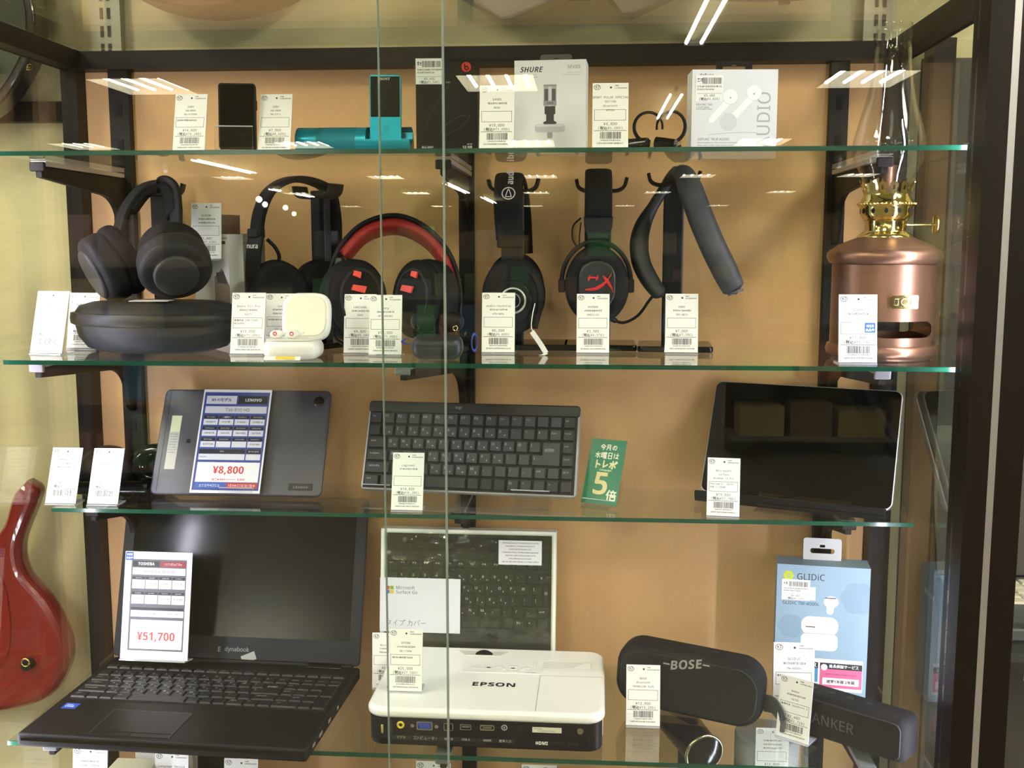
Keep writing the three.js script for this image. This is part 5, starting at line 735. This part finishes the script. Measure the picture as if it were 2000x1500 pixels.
{ // small black speaker
  const t = thing('bluetooth_speaker', 'small black bar speaker with embossed grey lettering at the right end', 'speaker', [0.495, S4, 0.255], -0.66);
  part('body', rbox(0.166, 0.058, 0.048, 0.012, 0, 0.0295, 0, 5), M.blackSoft, t); part('front_grille', slab(rrect(0.152, 0.048, 0.01), 0.003, 0.001, 2).translate(0, 0.0295, 0.0235), S(0x171619, 0.6, 0, { bumpMap: rep(grainFine, 24, 8), bumpScale: 0.0006 }), t);
  part('wordmark', letters('ANKER', 0.0135, 0.0006, 'regular').translate(-0.012, 0.0295, 0.0248), S(0x5a5860, 0.5), t, 'embossed grey lettering'); 
  for (const x of [-0.05, -0.025, 0, 0.025]) part('button', rx(slab(ellipseShape(0.004, 0.004), 0.0012, 0.0003, 1, 12), -Math.PI / 2).translate(x, 0.0588, 0), M.charcoal, t);
}
// ================================================================ LOWEST SHELF (bottom edge of the picture)
{
  const t = thing('massage_gun', 'black handheld massager with silver-ringed round end, below the large speaker', 'massager', [0.288, S5, 0.185], -0.5);
  part('barrel', aim(merge(cyl(0.024, 0.027, 0.085, 36).rotateX(Math.PI / 2), new THREE.SphereGeometry(0.024, 24, 16).translate(0, 0, -0.042)), [0.75, -0.12, 0.65], [0.008, 0.185, 0.0]), S(0x15152a, 0.25), t); part('end_ring', aim(new THREE.TorusGeometry(0.026, 0.0022, 12, 48), [0.75, -0.12, 0.65], [0.044, 0.179, 0.031]), S(0xd9d2b4, 0.2, 1), t, 'silver ring'); part('end_cap', aim(lathe([[0, 0.004], [0.012, 0.0035], [0.024, 0.001], [0.025, 0]], 40).rotateX(Math.PI / 2), [0.75, -0.12, 0.65], [0.046, 0.179, 0.0325]), M.blackGloss, t);
  part('handle', sweep([[0.012, 0.175, 0.0], [0.012, 0.1, 0.0], [0.01, 0.05, 0.0], [0.01, 0.001, 0.0]], () => superell(0.018, 0.016, 2.2, 20), [1, 0, 0], 20), S(0x15152a, 0.3), t);
  const c = thing('cylinder_speaker', 'grey cylindrical speaker standing behind a price tag at the bottom edge', 'speaker', [0.405, S5, 0.17]);
  part('upper_body', lathe([[0, 0.183], [0.04, 0.183], [0.044, 0.18], [0.044, 0.145]], 64), M.paleGrey, c); part('seam', lathe([[0.0435, 0.146], [0.0435, 0.143]], 64), M.grey, c); part('grille', lathe([[0.044, 0.144], [0.044, 0.003], [0.042, 0], [0, 0]], 64), S(0xa9a7ab, 0.6, 0, { bumpMap: rep(grainFine, 20, 12), bumpScale: 0.0006 }), c);
  const b = thing('accessory_box', 'small white printed box with a device drawing under the laptop', 'box', [-0.5175, S5, 0.15], 0.0); part('carton', box(0.062, 0.088, 0.05, 0, 0.044, 0), faced(printed(canvasTexture(248, 352, (g, w, h) => { g.fillStyle = '#e9e8ec'; g.fillRect(0, 0, w, h); write(g, 'SANWA', 92, 30, 30, '#22252c', 0, 'bold'); g.fillStyle = '#3a4a78'; g.fillRect(20, 18, 24, 24); g.strokeStyle = '#555'; g.lineWidth = 3; g.strokeRect(70, 90, 90, 60); g.beginPath(); g.moveTo(70, 90); g.lineTo(120, 62); g.lineTo(200, 70); g.lineTo(160, 90); g.moveTo(200, 70); g.lineTo(200, 130); g.lineTo(160, 150); g.stroke(); smudge(g, 190, 36, 40, 14, '#555', 2); })), S(0xe6e3c8, 0.6)), b);
  const b2 = thing('accessory_box', 'white box with a red corner behind the small printed box', 'box', [-0.49, S5, 0.075]); part('carton', box(0.09, 0.125, 0.04, 0, 0.0625, 0), M.white, b2); part('corner_print', box(0.014, 0.008, 0.0006, 0.035, 0.1, 0.0203), M.redOrange, b2);
  const e = thing('e_reader', 'dark flat device with pale edges standing under the laptop', 'device', [-0.405, S5, 0.1], 0, null, 0.1); part('body', slab(rrect(0.07, 0.12, 0.004), 0.01, 0.001, 1).translate(0, 0.06, 0), M.paleGrey, e); part('screen', box(0.062, 0.112, 0.0006, 0, 0.06, 0.0053), M.screen, e);
  const o = thing('old_laptop', 'dark keyboard device lying under the projector at the bottom edge', 'device', [-0.05, S5, 0.17]); part('deck', rbox(0.34, 0.018, 0.2, 0.004, 0, 0.0095, 0), M.black, o); part('key_block', box(0.3, 0.003, 0.1, 0, 0.0195, -0.03), M.charcoal, o);
}

// ================================================================ GUITARS around the case
function guitar(label, outline, at, th, mat, extras, name = 'electric_guitar', bevel = 0.006) {
  const t = thing(name, label, 'guitar', at); part('body', slab(smooth(outline, 160), th, bevel, 5), mat, t); extras(t); return t;
}
const neck = (t, y0, x = 0, w = 0.045) => { part('neck', rbox(w, 0.5, 0.022, 0.006, x, y0 + 0.25, 0.012), S(0x8a5c34, 0.5), t); part('fretboard', box(w, 0.5, 0.005, x, y0 + 0.25, 0.0255), S(0x2a1a12, 0.5), t); };
guitar('glossy red electric guitar hanging left of the case', [[0.105, 0.30], [0.122, 0.285], [0.115, 0.26], [0.09, 0.2], [0.095, 0.155], [0.13, 0.11], [0.155, 0.05], [0.15, 0.0], [0.11, -0.05], [0, -0.075], [-0.12, -0.05], [-0.165, 0.02], [-0.15, 0.1], [-0.1, 0.17], [-0.115, 0.25], [-0.15, 0.33], [-0.135, 0.345], [-0.08, 0.27], [-0.035, 0.205], [0.03, 0.2], [0.062, 0.225], [0.082, 0.275]], [-0.80, 0.70, 0.06], 0.044, P({ color: 0x7d1110, roughness: 0.25, clearcoat: 1, clearcoatRoughness: 0.05 }), (t) => {
  part('pickguard', slab(smooth([[-0.04, 0.18], [0.04, 0.18], [0.07, 0.12], [0.06, 0.02], [-0.02, 0.0], [-0.07, 0.1]], 60), 0.002).translate(0, 0, 0.0231), S(0x7d1512, 0.3), t); neck(t, 0.18); part('knob', rx(cyl(0.008, 0.009, 0.014, 24), Math.PI / 2).translate(0.1, 0.016, 0.03), M.black, t); part('knob_ring', mv(new THREE.TorusGeometry(0.006, 0.0015, 8, 24), 0.1, 0.022, 0.037), M.gold, t); part('bridge', rbox(0.08, 0.02, 0.01, 0.003, 0, 0.06, 0.026), M.silver, t);
}, 'electric_guitar', 0.016);
guitar('dark guitar with pale edge binding at the upper left', [[0.155, 0.06], [0.165, 0.0], [0.15, -0.06], [0.09, -0.13], [0, -0.15], [-0.1, -0.13], [-0.16, -0.04], [-0.15, 0.05], [-0.1, 0.13], [-0.12, 0.22], [-0.05, 0.28], [0.05, 0.26], [0.12, 0.22], [0.1, 0.13]], [-0.818, 1.678, 0.03], 0.045, P({ color: 0x1c1a18, roughness: 0.3, clearcoat: 0.8, clearcoatRoughness: 0.08 }), (t) => {
  part('face', slab(smooth([[0.145, 0.055], [0.153, 0.0], [0.139, -0.055], [0.083, -0.12], [0, -0.139], [-0.092, -0.12], [-0.148, -0.037], [-0.14, 0.047], [-0.09, 0.13], [-0.11, 0.21], [-0.05, 0.265], [0.05, 0.25], [0.108, 0.21], [0.09, 0.13]], 100), 0.002).translate(0, 0, 0.0232), S(0x3b4338, 0.25), t); part('knob', rx(cyl(0.012, 0.013, 0.016, 24), Math.PI / 2).translate(0.09, 0.0, 0.032), S(0x9a8a5c, 0.3), t); part('knob', rx(cyl(0.012, 0.013, 0.016, 24), Math.PI / 2).translate(0.09, -0.06, 0.032), S(0x9a8a5c, 0.3), t); neck(t, 0.25); part('strap_button', mv(new THREE.SphereGeometry(0.006, 16, 12), 0.146, -0.064, 0.012), M.gold, t);
});
guitar('brown rounded guitar body seen from below at top left', [[0.2, 0.0], [0.185, -0.09], [0.12, -0.175], [0, -0.205], [-0.12, -0.175], [-0.185, -0.09], [-0.2, 0.0], [-0.17, 0.12], [-0.14, 0.2], [-0.15, 0.3], [-0.06, 0.36], [0.06, 0.36], [0.15, 0.3], [0.14, 0.2], [0.17, 0.12]], [-0.385, 1.885, 0.06], 0.1, S(0x6e4c30, 0.45), (t) => { part('top_plate', slab(smooth([[0.19, 0.0], [0.175, -0.085], [0.113, -0.165], [0, -0.193], [-0.113, -0.165], [-0.175, -0.085], [-0.19, 0.0], [-0.16, 0.12], [-0.13, 0.2], [-0.14, 0.29], [-0.055, 0.345], [0.055, 0.345], [0.14, 0.29], [0.13, 0.2], [0.16, 0.12]], 100), 0.003).translate(0, 0, 0.052), S(0xb98a52, 0.4), t); neck(t, 0.3); }, 'acoustic_guitar');
{
  const t = thing('electric_guitar', 'grey angular pointed guitar body at the top centre', 'guitar', [0.115, 1.80, 0.03]);
  part('body', slab(poly([[-0.165, -0.085], [-0.09, -0.132], [-0.075, -0.13], [0.0, -0.1], [0.06, -0.098], [0.08, -0.125], [0.095, -0.127], [0.19, -0.085], [0.1, 0.06], [0.06, 0.16], [0.15, 0.24], [0.02, 0.26], [-0.11, 0.26], [-0.1, 0.12], [-0.16, 0.0]]), 0.042, 0.004, 2), P({ color: 0x77706e, roughness: 0.4, clearcoat: 0.6 }), t); neck(t, 0.24); part('bridge', rbox(0.08, 0.02, 0.01, 0.003, 0, 0.0, 0.026), M.silver, t); part('strap_button', mv(new THREE.SphereGeometry(0.006, 12, 8), 0.19, -0.085, 0.01), M.silver, t);
}
guitar('wide grey-brown guitar body at the top right', [[0.21, 0.0], [0.19, -0.08], [0.12, -0.14], [0, -0.155], [-0.12, -0.14], [-0.19, -0.08], [-0.21, 0.0], [-0.17, 0.12], [-0.14, 0.2], [-0.15, 0.3], [-0.06, 0.36], [0.06, 0.36], [0.15, 0.3], [0.14, 0.2], [0.17, 0.12]], [0.385, 1.832, 0.125], 0.07, S(0x74685c, 0.45), (t) => { part('strap_button', mv(rx(cyl(0.008, 0.008, 0.012, 16), 0), 0.02, -0.158, 0), M.charcoal, t); neck(t, 0.3); }, 'acoustic_guitar');

// ================================================================ NEIGHBOURING CASE at the right edge
{
  const t = thing('display_case', 'next display case, only its black post and a sliver of goods at the right edge', 'display case', [0.63, 0, 0]);
  part('front_post', span(-0.0293, 0.0, YB, YT + 0.1, 0.372, 0.41), M.frame, t); part('rear_post', span(0.0, 0.03, YB, YT, -0.015, 0.03), M.frame, t); part('back_board', span(0.0, 1.2, YB, 1.62, -0.028, -0.0155), S(0x4c4a48, 0.6), t); part('shelf_board', span(0.012, 1.2, 0.855, 0.862, 0.02, 0.33), M.shelf, t); part('shelf_board', span(0.012, 1.2, 1.255, 1.262, 0.02, 0.33), M.shelf, t);
  const l = thing('laptop', 'grey laptop with white keys in the next case at the right edge', 'laptop', [0.83, 0.862, 0.17], 0.0); part('base', rbox(0.34, 0.016, 0.22, 0.003, 0, 0.0085, 0), S(0x4a5058, 0.5), l);
  keys(l, [...Array(5)].map(() => Array(14).fill(1)), 0.022, 0.021, 0.003, 0.003, -0.154, -0.09, 0.0166, S(0xd9d4c4, 0.5)); part('lid', rx(rbox(0.34, 0.22, 0.006, 0.002, 0, 0.11, 0), -0.3).translate(0, 0.017, -0.11), S(0x24221f, 0.4), l); part('label', box(0.06, 0.1, 0.001, -0.1, 0.0, 0.1106), M.white, l);
}
renderer.render(scene, camera);
